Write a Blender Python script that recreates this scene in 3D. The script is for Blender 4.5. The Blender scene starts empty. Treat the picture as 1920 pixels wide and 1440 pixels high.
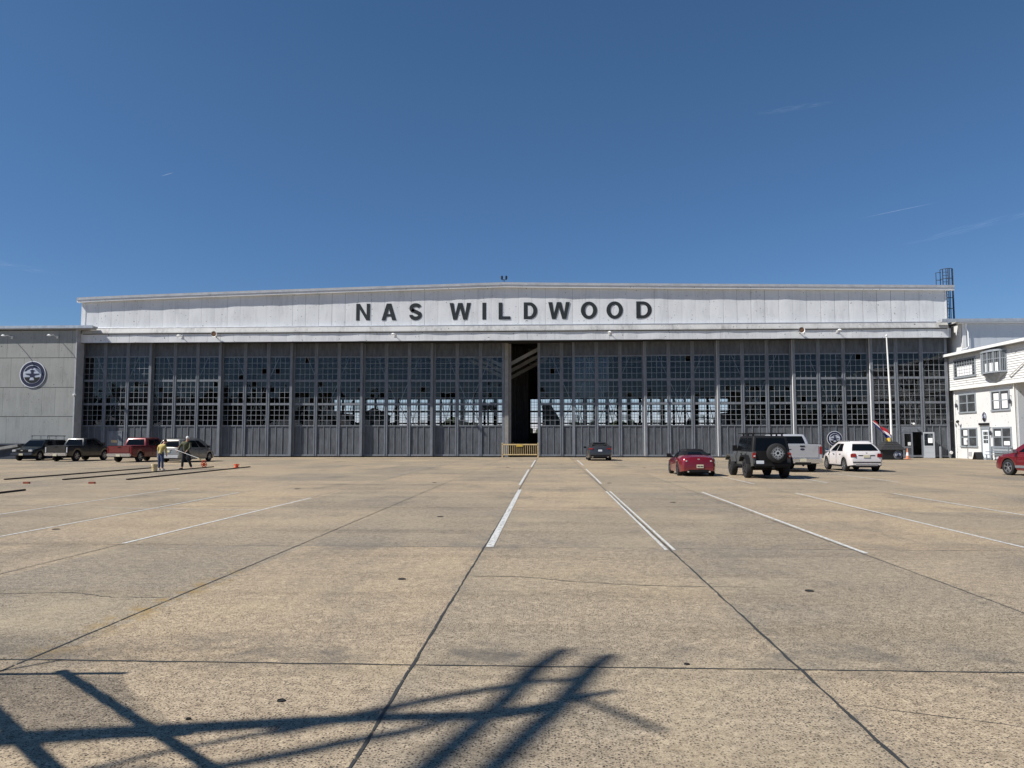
import bpy, bmesh, math, random
from mathutils import Vector, Matrix
random.seed(7)
R = math.radians
scn = bpy.context.scene
COL = scn.collection

# ------------------------------------------------------------------ camera, sky, sun, exposure
YAW = R(2.8); PITCH = math.atan(103/1440)
cam_d = bpy.data.cameras.new("camera"); cam = bpy.data.objects.new("camera", cam_d); COL.objects.link(cam)
cam_d.sensor_width = 36; cam_d.lens = 27.0; cam_d.clip_start = 0.1; cam_d.clip_end = 20000
cam.location = (0, 0, 1.7); cam.rotation_euler = (R(90)+PITCH, 0, YAW)
scn.camera = cam
SUN_EL = R(46); SUN_B = R(22)      # sun stands to the left and a little behind the camera
sd = Vector((math.cos(SUN_EL)*math.cos(SUN_B), math.cos(SUN_EL)*math.sin(SUN_B), -math.sin(SUN_EL)))
w = bpy.data.worlds.new("World"); scn.world = w; w.use_nodes = True
nt = w.node_tree
bg = nt.nodes['Background']
sky = nt.nodes.new('ShaderNodeTexSky'); sky.sky_type = 'NISHITA'; sky.sun_disc = False
sky.sun_elevation = SUN_EL
sky.sun_rotation = math.atan2(-sd.x, -sd.y)
sky.altitude = 0; sky.air_density = 1.0; sky.dust_density = 0.0; sky.ozone_density = 3.0
hs = nt.nodes.new('ShaderNodeHueSaturation'); hs.inputs['Saturation'].default_value = 1.16
tcw = nt.nodes.new('ShaderNodeTexCoord'); sxw = nt.nodes.new('ShaderNodeSeparateXYZ'); nt.links.new(tcw.outputs['Generated'], sxw.inputs[0])
rpw = nt.nodes.new('ShaderNodeValToRGB'); nt.links.new(sxw.outputs[2], rpw.inputs[0])     # clear blue air down to the horizon
rpw.color_ramp.elements[0].position = 0.0; rpw.color_ramp.elements[0].color = (1.15, 1.12, 1.70, 1)
rpw.color_ramp.elements[1].position = 0.42; rpw.color_ramp.elements[1].color = (0.90, 0.94, 0.98, 1)
e1 = rpw.color_ramp.elements.new(0.13); e1.color = (0.68, 0.79, 0.99, 1)
e2 = rpw.color_ramp.elements.new(0.06); e2.color = (0.90, 0.94, 1.16, 1)
mxw = nt.nodes.new('ShaderNodeMix'); mxw.data_type = 'RGBA'; mxw.blend_type = 'MULTIPLY'; mxw.inputs[0].default_value = 1
nt.links.new(sky.outputs[0], hs.inputs['Color']); nt.links.new(hs.outputs[0], mxw.inputs[6]); nt.links.new(rpw.outputs[0], mxw.inputs[7]); nt.links.new(mxw.outputs[2], bg.inputs['Color'])
bg.inputs['Strength'].default_value = 0.068
sun_d = bpy.data.lights.new("sun", 'SUN'); sun_d.energy = 4.9; sun_d.angle = R(0.53); sun_d.color = (1.0, 0.955, 0.89)
sun = bpy.data.objects.new("sun", sun_d); COL.objects.link(sun)
sun.rotation_euler = sd.to_track_quat('-Z', 'Y').to_euler(); sun.location = (-40, -20, 60)
scn.view_settings.view_transform = 'Standard'; scn.view_settings.look = 'None'
scn.view_settings.exposure = 0.36; scn.view_settings.gamma = 1.0
scn.view_settings.use_curve_mapping = False
scn.cycles.max_bounces = 6; scn.cycles.transparent_max_bounces = 16

# ------------------------------------------------------------------ materials
def new_mat(name):
    m = bpy.data.materials.new(name); m.use_nodes = True
    return m, m.node_tree, m.node_tree.nodes['Principled BSDF']
def mat(name, col, rough=0.6, metal=0.0, var=0.0, scale=3.0, coat=0.0, stretch=None, bump=0.0, bscale=20, spec=0.5, dark=None):
    m, t, p = new_mat(name)
    p.inputs['Roughness'].default_value = rough; p.inputs['Metallic'].default_value = metal
    p.inputs['Coat Weight'].default_value = coat; p.inputs['Coat Roughness'].default_value = 0.05
    p.inputs['Specular IOR Level'].default_value = spec
    c = (*col, 1)
    if var > 0:
        tc = t.nodes.new('ShaderNodeTexCoord'); mp = t.nodes.new('ShaderNodeMapping')
        if stretch: mp.inputs['Scale'].default_value = stretch
        nz = t.nodes.new('ShaderNodeTexNoise'); nz.inputs['Scale'].default_value = scale; nz.inputs['Detail'].default_value = 6; nz.inputs['Roughness'].default_value = 0.65
        rp = t.nodes.new('ShaderNodeValToRGB'); rp.color_ramp.elements[0].position = 0.3; rp.color_ramp.elements[1].position = 0.7
        d = dark if dark else tuple(x*(1-var) for x in col)
        rp.color_ramp.elements[0].color = (*d, 1)
        rp.color_ramp.elements[1].color = tuple(min(1, x*(1+var*0.4)) for x in col) + (1,)
        t.links.new(tc.outputs['Object'], mp.inputs['Vector']); t.links.new(mp.outputs[0], nz.inputs['Vector'])
        t.links.new(nz.outputs[0], rp.inputs[0]); t.links.new(rp.outputs[0], p.inputs['Base Color'])
        if bump > 0:
            n2 = t.nodes.new('ShaderNodeTexNoise'); n2.inputs['Scale'].default_value = bscale; n2.inputs['Detail'].default_value = 4
            b = t.nodes.new('ShaderNodeBump'); b.inputs['Strength'].default_value = bump; b.inputs['Distance'].default_value = 0.02
            t.links.new(mp.outputs[0], n2.inputs['Vector']); t.links.new(n2.outputs[0], b.inputs['Height']); t.links.new(b.outputs[0], p.inputs['Normal'])
    else:
        p.inputs['Base Color'].default_value = c
    return m

def weathered(name, col, dirt, sheet=1.24, sheet_z=0.0, seam=0.015, amount=0.5, seamcol=None, seamz=None, rot=False):
    """painted sheet cladding: streaks running down, blotches, peeling specks"""
    m, t, p = new_mat(name)
    N, Lk = t.nodes.new, t.links.new
    p.inputs['Roughness'].default_value = 0.55; p.inputs['Specular IOR Level'].default_value = 0.3
    tc = N('ShaderNodeTexCoord')
    m1 = N('ShaderNodeMapping'); m1.inputs['Scale'].default_value = (2.2, 2.2, 0.35)
    n1 = N('ShaderNodeTexNoise'); n1.inputs['Scale'].default_value = 1.6; n1.inputs['Detail'].default_value = 7; n1.inputs['Roughness'].default_value = 0.7
    Lk(tc.outputs['Object'], m1.inputs[0]); Lk(m1.outputs[0], n1.inputs['Vector'])
    r1 = N('ShaderNodeValToRGB'); r1.color_ramp.elements[0].position = 0.35; r1.color_ramp.elements[1].position = 0.72
    Lk(n1.outputs[0], r1.inputs[0])
    n2 = N('ShaderNodeTexNoise'); n2.inputs['Scale'].default_value = 0.5; n2.inputs['Detail'].default_value = 4
    Lk(tc.outputs['Object'], n2.inputs['Vector'])
    r2 = N('ShaderNodeValToRGB'); r2.color_ramp.elements[0].position = 0.35; r2.color_ramp.elements[1].position = 0.65
    Lk(n2.outputs[0], r2.inputs[0])
    mu = N('ShaderNodeMath'); mu.operation = 'MULTIPLY'; Lk(r1.outputs[0], mu.inputs[0]); Lk(r2.outputs[0], mu.inputs[1])
    m2 = N('ShaderNodeMath'); m2.operation = 'MULTIPLY'; m2.inputs[1].default_value = amount; Lk(mu.outputs[0], m2.inputs[0])
    mx = N('ShaderNodeMix'); mx.data_type = 'RGBA'; mx.inputs[6].default_value = (*col, 1); mx.inputs[7].default_value = (*dirt, 1)
    Lk(m2.outputs[0], mx.inputs[0])
    # peeling specks
    n3 = N('ShaderNodeTexNoise'); n3.inputs['Scale'].default_value = 5.0; n3.inputs['Detail'].default_value = 3
    Lk(tc.outputs['Object'], n3.inputs['Vector'])
    r3 = N('ShaderNodeValToRGB'); r3.color_ramp.elements[0].position = 0.67; r3.color_ramp.elements[1].position = 0.72
    Lk(n3.outputs[0], r3.inputs[0])
    mx2 = N('ShaderNodeMix'); mx2.data_type = 'RGBA'; mx2.inputs[7].default_value = (dirt[0]*.5, dirt[1]*.5, dirt[2]*.5, 1)
    Lk(r3.outputs[0], mx2.inputs[0]); Lk(mx.outputs[2], mx2.inputs[6])
    Lk(mx2.outputs[2], p.inputs['Base Color'])
    b = N('ShaderNodeBump'); b.inputs['Strength'].default_value = 0.35; b.inputs['Distance'].default_value = 0.03
    Lk(n1.outputs[0], b.inputs['Height']); Lk(b.outputs[0], p.inputs['Normal'])
    return m

M = {}
M['white'] = weathered('white_paint', (0.72, 0.735, 0.745), (0.38, 0.39, 0.40), amount=0.55)
M['white_clean'] = weathered('clean_white_paint', (0.70, 0.70, 0.69), (0.50, 0.50, 0.48), amount=0.4)
M['dirty_white'] = weathered('dirty_white_paint', (0.50, 0.50, 0.49), (0.20, 0.20, 0.20), amount=0.9)
M['metal_trim'] = mat('metal_trim', (0.62, 0.63, 0.64), 0.35, 0.6, 0.3, 2)
M['trim_grey'] = mat('trim_grey', (0.42, 0.43, 0.45), 0.6, 0, 0.2, 2)
M['door_frame'] = mat('door_frame_paint', (0.195, 0.213, 0.24), 0.55, 0, 0.35, 2.5, stretch=(3, 3, .5), bump=.3)
M['door_board'] = mat('door_board_paint', (0.105, 0.116, 0.130), 0.6, 0, 0.5, 2.0, stretch=(2.2, 2.2, .5), bump=.25)
M['muntin'] = mat('muntin_paint', (0.32, 0.34, 0.365), 0.5)
M['muntin_dark'] = mat('muntin_dark', (0.05, 0.055, 0.06), 0.6)
M['gap'] = mat('gap_black', (0.01, 0.01, 0.01), 0.9)
M['annex_grey'] = weathered('grey_cladding', (0.345, 0.35, 0.33), (0.19, 0.195, 0.18), amount=0.7)
M['annex_white'] = weathered('annex_grey_white', (0.50, 0.53, 0.56), (0.36, 0.38, 0.40), amount=0.5)
M['office_trim'] = mat('office_grey_trim', (0.29, 0.32, 0.35), 0.5, 0, 0.15, 4)
M['black'] = mat('black_paint', (0.012, 0.012, 0.013), 0.45)
M['letter'] = mat('letter_paint', (0.022, 0.026, 0.026), 0.5, 0, 0.35, 3)
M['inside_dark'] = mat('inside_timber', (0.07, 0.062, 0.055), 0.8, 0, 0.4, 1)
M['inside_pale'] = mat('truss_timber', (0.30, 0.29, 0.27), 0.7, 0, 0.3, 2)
M['rubber'] = mat('tyre_rubber', (0.012, 0.012, 0.013), 0.85)
M['rim'] = mat('rim_alloy', (0.55, 0.56, 0.58), 0.28, 0.9)
M['rim_dark'] = mat('rim_dark_alloy', (0.10, 0.10, 0.11), 0.4, 0.7)
M['plastic'] = mat('black_plastic', (0.010, 0.010, 0.011), 0.6, spec=.25)
M['chrome'] = mat('chrome', (0.75, 0.76, 0.78), 0.15, 1.0)
M['carglass'] = mat('tinted_car_glass', (0.004, 0.005, 0.006), 0.06, 0, spec=.22)
M['redlamp'] = mat('red_lamp_lens', (0.26, 0.008, 0.010), 0.2, coat=0.5)
M['headlamp'] = mat('clear_lamp_lens', (0.65, 0.67, 0.70), 0.12, 0.3, coat=0.8)
M['plate'] = mat('plate_cream', (0.62, 0.58, 0.42), 0.5)
M['plate_white'] = mat('plate_white', (0.65, 0.68, 0.72), 0.5)
M['yellow'] = mat('yellow_paint', (0.66, 0.50, 0.26), 0.5, 0, 0.3, 6)
M['orange'] = mat('orange_plastic', (0.75, 0.12, 0.035), 0.45)
M['cone_orange'] = mat('faded_cone_orange', (0.62, 0.24, 0.13), 0.6, 0, 0.25, 8)
M['navy'] = mat('navy_paint', (0.012, 0.016, 0.05), 0.5)
M['cloud'] = mat('pale_blue_paint', (0.50, 0.55, 0.64), 0.5, 0, 0.35, 4)
M['sign_white'] = mat('sign_white', (0.72, 0.74, 0.78), 0.5)
M['flag_red'] = mat('flag_red', (0.42, 0.02, 0.03), 0.8)
M['flag_white'] = mat('flag_white', (0.72, 0.72, 0.74), 0.8)
M['flag_blue'] = mat('flag_blue', (0.02, 0.03, 0.16), 0.8)
M['flag_yellow'] = mat('flag_yellow', (0.55, 0.38, 0.06), 0.8)
M['shingle'] = mat('black_shingle', (0.03, 0.031, 0.033), 0.9, 0, 0.5, 12)
M['wood_dark'] = mat('dark_batten_wood', (0.045, 0.03, 0.022), 0.8, 0, 0.4, 6)
M['brick'] = mat('red_brick', (0.33, 0.09, 0.05), 0.9, 0, 0.3, 20)
M['steel'] = mat('galvanised_steel', (0.33, 0.35, 0.37), 0.45, 0.6, 0.2, 5)
M['steel_dark'] = mat('dark_steel', (0.05, 0.06, 0.08), 0.5, 0.3)
M['conc'] = mat('grey_concrete', (0.28, 0.28, 0.27), 0.85, 0, 0.35, 2, bump=.4)
M['ramp_blue'] = mat('ramp_blue_grey', (0.045, 0.055, 0.075), 0.8, 0, 0.4, 1)
M['bench'] = mat('bench_grey_paint', (0.23, 0.26, 0.29), 0.5, 0, 0.2, 5)
M['aluminium'] = mat('aircraft_grey', (0.20, 0.21, 0.22), 0.4, 0.2, 0.2, 1)
M['lamp_white'] = mat('lamp_white', (0.80, 0.80, 0.78), 0.4)
M['rust'] = mat('rusty_lamp', (0.16, 0.08, 0.04), 0.8, 0, 0.4, 12)
M['paper'] = mat('white_paper', (0.80, 0.80, 0.80), 0.7)
M['door_white'] = mat('door_pale_paint', (0.72, 0.77, 0.80), 0.45)
M['skin'] = mat('skin', (0.50, 0.28, 0.20), 0.55)
M['hair_dark'] = mat('dark_hair', (0.03, 0.02, 0.015), 0.7)
M['cap'] = mat('pale_cap', (0.65, 0.64, 0.60), 0.8)
M['jacket_yellow'] = mat('yellow_jacket', (0.52, 0.42, 0.15), 0.85, 0, 0.25, 9)
M['jacket_olive'] = mat('olive_jacket', (0.085, 0.09, 0.05), 0.9, 0, 0.3, 9)
M['jeans'] = mat('blue_jeans', (0.045, 0.065, 0.13), 0.9, 0, 0.3, 10)
M['trousers'] = mat('dark_trousers', (0.02, 0.024, 0.03), 0.9, 0, 0.3, 10)
M['shoe'] = mat('black_shoe', (0.02, 0.02, 0.02), 0.6)
M['shoe_white'] = mat('white_shoe', (0.6, 0.6, 0.6), 0.6)
M['bucket'] = mat('bucket_plastic', (0.66, 0.60, 0.42), 0.5, 0, 0.35, 6, dark=(0.45, 0.27, 0.05))
M['bark'] = mat('bark', (0.08, 0.06, 0.045), 0.9)
M['leaf'] = mat('far_foliage', (0.045, 0.06, 0.028), 0.9, 0, 0.5, .4)
M['grass'] = mat('dry_grass', (0.13, 0.12, 0.06), 0.95, 0, 0.4, .3)
M['line'] = None

def glass_mat(name, tint, gloss=0.06, rough=0.0, bumpy=True):
    m = bpy.data.materials.new(name); m.use_nodes = True; t = m.node_tree
    t.nodes.clear(); N, Lk = t.nodes.new, t.links.new
    out = N('ShaderNodeOutputMaterial'); tr = N('ShaderNodeBsdfTransparent'); tr.inputs[0].default_value = (*tint, 1)
    gl = N('ShaderNodeBsdfGlossy'); gl.inputs['Roughness'].default_value = rough; gl.inputs['Color'].default_value = (.72, .78, .84, 1)
    fr = N('ShaderNodeFresnel'); fr.inputs[0].default_value = 1.5
    ad = N('ShaderNodeMath'); ad.operation = 'ADD'; ad.inputs[1].default_value = gloss; Lk(fr.outputs[0], ad.inputs[0])
    mx = N('ShaderNodeMixShader'); Lk(ad.outputs[0], mx.inputs[0]); Lk(tr.outputs[0], mx.inputs[1]); Lk(gl.outputs[0], mx.inputs[2])
    if bumpy:
        tc = N('ShaderNodeTexCoord'); nz = N('ShaderNodeTexNoise'); nz.inputs['Scale'].default_value = 1.2
        b = N('ShaderNodeBump'); b.inputs['Strength'].default_value = .12; b.inputs['Distance'].default_value = .02
        Lk(tc.outputs['Object'], nz.inputs['Vector']); Lk(nz.outputs[0], b.inputs['Height']); Lk(b.outputs[0], gl.inputs['Normal'])
    Lk(mx.outputs[0], out.inputs[0])
    return m
M['glass'] = glass_mat('window_glass', (0.90, 0.94, 0.95), 0.01)
M['glass_dirty'] = glass_mat('dirty_window_glass', (0.45, 0.48, 0.48), 0.03, .15)
M['pane_grey'] = mat('office_pane', (0.07, 0.075, 0.08), .06, 0, .6, 1.5)
M['glass_rear'] = glass_mat('rear_window_glass', (0.97, 0.98, 1.0), 0.0, bumpy=False)

def paint(name, col, metal=0.3, rough=0.32, coat=0.7):
    m, t, p = new_mat(name)
    p.inputs['Metallic'].default_value = metal; p.inputs['Roughness'].default_value = rough
    p.inputs['Coat Weight'].default_value = coat; p.inputs['Coat Roughness'].default_value = 0.06
    tc = t.nodes.new('ShaderNodeTexCoord'); nz = t.nodes.new('ShaderNodeTexNoise'); nz.inputs['Scale'].default_value = 2.5; nz.inputs['Detail'].default_value = 5
    sx = t.nodes.new('ShaderNodeSeparateXYZ'); t.links.new(tc.outputs['Object'], sx.inputs[0]); t.links.new(tc.outputs['Object'], nz.inputs['Vector'])
    # road dust gathers on the lower panels
    mr = t.nodes.new('ShaderNodeMapRange'); mr.inputs[1].default_value = 0.25; mr.inputs[2].default_value = 0.75; mr.inputs[3].default_value = 0.30; mr.inputs[4].default_value = 0.03
    t.links.new(sx.outputs[2], mr.inputs[0])
    mu = t.nodes.new('ShaderNodeMath'); mu.operation = 'MULTIPLY'; t.links.new(mr.outputs[0], mu.inputs[0]); t.links.new(nz.outputs[0], mu.inputs[1])
    mx = t.nodes.new('ShaderNodeMix'); mx.data_type = 'RGBA'; mx.inputs[6].default_value = (*col, 1); mx.inputs[7].default_value = (.16, .14, .11, 1)
    t.links.new(mu.outputs[0], mx.inputs[0]); t.links.new(mx.outputs[2], p.inputs['Base Color'])
    return m

def concrete_mat():
    m, t, p = new_mat('apron_concrete')
    N, Lk = t.nodes.new, t.links.new
    p.inputs['Roughness'].default_value = 0.9; p.inputs['Specular IOR Level'].default_value = 0.15
    tc = N('ShaderNodeTexCoord'); g = N('ShaderNodeNewGeometry')
    P = g.outputs['Position']
    def noise(sc, det=4, rough=.6, vec=None):
        n = N('ShaderNodeTexNoise'); n.inputs['Scale'].default_value = sc; n.inputs['Detail'].default_value = det; n.inputs['Roughness'].default_value = rough
        Lk(vec or P, n.inputs['Vector']); return n.outputs[0]
    def ramp(src, a, b, c0=(0, 0, 0, 1), c1=(1, 1, 1, 1)):
        r = N('ShaderNodeValToRGB'); r.color_ramp.elements[0].position = a; r.color_ramp.elements[1].position = b
        r.color_ramp.elements[0].color = c0; r.color_ramp.elements[1].color = c1; Lk(src, r.inputs[0]); return r.outputs[0]
    def mix(fac, a, b, mode='MIX'):
        x = N('ShaderNodeMix'); x.data_type = 'RGBA'; x.blend_type = mode
        if isinstance(fac, float): x.inputs[0].default_value = fac
        else: Lk(fac, x.inputs[0])
        for i, v in ((6, a), (7, b)):
            if isinstance(v, tuple): x.inputs[i].default_value = v
            else: Lk(v, x.inputs[i])
        return x.outputs[2]
    base = mix(ramp(noise(0.16, 5, .6), .36, .64), (0.450, 0.380, 0.290, 1), (0.555, 0.452, 0.320, 1))
    # slab to slab tone: cells 2.85 x 6.3 m
    mp = N('ShaderNodeMapping'); mp.inputs['Location'].default_value = (1.04/2.86, -5.9/6.3+2, 0); mp.inputs['Scale'].default_value = (1/2.86, 1/6.3, 0)
    Lk(P, mp.inputs[0])
    fl = N('ShaderNodeVectorMath'); fl.operation = 'FLOOR'; Lk(mp.outputs[0], fl.inputs[0])
    wn = N('ShaderNodeTexWhiteNoise'); wn.noise_dimensions = '3D'; Lk(fl.outputs[0], wn.inputs['Vector'])
    slab = mix(wn.outputs[0], (0.80, 0.83, 0.86, 1), (1.08, 1.05, 1.0, 1))
    base = mix(1.0, base, slab, 'MULTIPLY')
    # grey worn patches, stretched along the bay
    mp2 = N('ShaderNodeMapping'); mp2.inputs['Scale'].default_value = (.55, .3, 1); Lk(P, mp2.inputs[0])
    base = mix(ramp(noise(1.0, 6, .65, mp2.outputs[0]), .52, .75, (0, 0, 0, 1), (.8, .8, .8, 1)), base, (0.235, 0.215, 0.182, 1))
    base = mix(ramp(noise(2.3, 6, .7), .58, .80, (0, 0, 0, 1), (.6, .6, .6, 1)), base, (0.185, 0.172, 0.148, 1))
    # fine grain
    base = mix(ramp(noise(44, 6, .8), .34, .64), mix(1.0, base, (.62, .61, .60, 1), 'MULTIPLY'), mix(1.0, base, (1.12, 1.11, 1.10, 1), 'MULTIPLY'))
    base = mix(ramp(noise(9, 8, .85), .40, .60), mix(1.0, base, (.66, .65, .64, 1), 'MULTIPLY'), mix(1.0, base, (1.12, 1.12, 1.11, 1), 'MULTIPLY'))
    # exposed aggregate pits, thicker in worn patches
    dens = noise(.8, 6, .7)
    def pits(sc, lo, hi, thr_a, thr_b):
        mpv = N('ShaderNodeMapping'); mpv.inputs['Scale'].default_value = (sc*.8, sc, sc); Lk(P, mpv.inputs[0])
        dn = N('ShaderNodeTexNoise'); dn.inputs['Scale'].default_value = sc*2.4; dn.inputs['Detail'].default_value = 1; Lk(P, dn.inputs['Vector'])
        va = N('ShaderNodeVectorMath'); va.operation = 'SCALE'; va.inputs[3].default_value = .55; Lk(dn.outputs[1], va.inputs[0])
        vb = N('ShaderNodeVectorMath'); Lk(mpv.outputs[0], vb.inputs[0]); Lk(va.outputs[0], vb.inputs[1])
        v = N('ShaderNodeTexVoronoi'); v.inputs['Scale'].default_value = 1.0; Lk(vb.outputs[0], v.inputs['Vector'])
        d = ramp(v.outputs['Distance'], lo, hi, (1, 1, 1, 1), (0, 0, 0, 1))
        sel = N('ShaderNodeSeparateColor'); Lk(v.outputs['Color'], sel.inputs[0])
        dm = N('ShaderNodeMath'); dm.operation = 'MULTIPLY_ADD'; dm.inputs[1].default_value = .55; Lk(dens, dm.inputs[0]); Lk(sel.outputs[0], dm.inputs[2])
        s = ramp(dm.outputs[0], thr_a, thr_b)
        mm = N('ShaderNodeMath'); mm.operation = 'MULTIPLY'; Lk(d, mm.inputs[0]); Lk(s, mm.inputs[1]); return mm.outputs[0]
    p1 = pits(66, .27, .41, .64, .68); p2 = pits(30, .17, .29, 1.00, 1.03); p3 = pits(150, .30, .5, .62, .70)
    base = mix(p3, base, mix(1.0, base, (.42, .40, .38, 1), 'MULTIPLY'))
    base = mix(p1, base, (0.052, 0.046, 0.040, 1))
    base = mix(p2, base, (0.030, 0.028, 0.026, 1))
    # dark grime along the cross joint and ochre stain by one joint
    sp = N('ShaderNodeSeparateXYZ'); Lk(P, sp.inputs[0])
    def band(out, c, wd):
        s = N('ShaderNodeMath'); s.operation = 'SUBTRACT'; s.inputs[1].default_value = c; Lk(out, s.inputs[0])
        a = N('ShaderNodeMath'); a.operation = 'ABSOLUTE'; Lk(s.outputs[0], a.inputs[0])
        r = N('ShaderNodeMapRange'); r.inputs[1].default_value = 0; r.inputs[2].default_value = wd; r.inputs[3].default_value = 1; r.inputs[4].default_value = 0
        Lk(a.outputs[0], r.inputs[0]); return r.outputs[0]
    def mul(a, b):
        x = N('ShaderNodeMath'); x.operation = 'MULTIPLY'
        for i, v in enumerate((a, b)):
            if isinstance(v, float): x.inputs[i].default_value = v
            else: Lk(v, x.inputs[i])
        return x.outputs[0]
    nb = ramp(noise(1.1, 5, .7), .45, .68)
    # long tyre and weather streaks across the bays, oil drips
    mp3 = N('ShaderNodeMapping'); mp3.inputs['Scale'].default_value = (.10, 1.1, 1); Lk(P, mp3.inputs[0])
    base = mix(ramp(noise(1.0, 6, .6, mp3.outputs[0]), .50, .72, (0, 0, 0, 1), (.55, .55, .55, 1)), base, mix(1.0, base, (.62, .61, .60, 1), 'MULTIPLY'))
    base = mix(ramp(noise(.9, 5, .75), .72, .80, (0, 0, 0, 1), (.7, .7, .7, 1)), base, (.07, .065, .06, 1))
    mp4 = N('ShaderNodeMapping'); mp4.inputs['Location'].default_value = (31, 7, 0); Lk(P, mp4.inputs[0])
    base = mix(ramp(noise(.45, 5, .65, mp4.outputs[0]), .50, .78, (0, 0, 0, 1), (.4, .4, .4, 1)), base, (.47, .385, .25, 1))
    base = mix(mul(mul(band(sp.outputs[1], 6.2, .75), nb), .95), base, (0.10, 0.094, 0.085, 1))
    base = mix(mul(mul(band(sp.outputs[1], 12.4, 1.2), nb), .6), base, (0.15, 0.14, 0.125, 1))
    for c in (-1.04, 1.84):
        base = mix(mul(mul(band(sp.outputs[0], c, .22), nb), .6), base, (0.15, 0.142, 0.125, 1))
    och = mul(mul(band(sp.outputs[0], -4.03, .28), band(sp.outputs[1], 8.0, 3.0)), ramp(noise(3.2, 4, .7), .48, .60))
    base = mix(och, base, (0.30, 0.20, 0.07, 1))
    Lk(base, p.inputs['Base Color'])
    ad = N('ShaderNodeMath'); ad.operation = 'ADD'; Lk(p1, ad.inputs[0]); Lk(p2, ad.inputs[1])
    b = N('ShaderNodeBump'); b.invert = True; b.inputs['Strength'].default_value = .6; b.inputs['Distance'].default_value = .006
    Lk(ad.outputs[0], b.inputs['Height']); Lk(b.outputs[0], p.inputs['Normal'])
    return m
M['concrete'] = concrete_mat()

def line_mat(name, col, wear):
    m, t, p = new_mat(name); N, Lk = t.nodes.new, t.links.new
    p.inputs['Base Color'].default_value = (*col, 1); p.inputs['Roughness'].default_value = .7
    g = N('ShaderNodeNewGeometry'); n = N('ShaderNodeTexNoise'); n.inputs['Scale'].default_value = 14; n.inputs['Detail'].default_value = 6; n.inputs['Roughness'].default_value = .8
    Lk(g.outputs['Position'], n.inputs['Vector'])
    r = N('ShaderNodeValToRGB'); r.color_ramp.elements[0].position = wear; r.color_ramp.elements[1].position = wear+.08
    Lk(n.outputs[0], r.inputs[0]); Lk(r.outputs[0], p.inputs['Alpha'])
    return m
M['line'] = line_mat('line_white', (0.60, 0.60, 0.57), .40)
M['line_faint'] = line_mat('line_faded', (0.50, 0.49, 0.46), .50)
M['joint'] = line_mat('joint_sealant', (0.035, 0.036, 0.034), .36)
M['joint_grey'] = line_mat('joint_grey', (0.10, 0.10, 0.09), .42)

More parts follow.
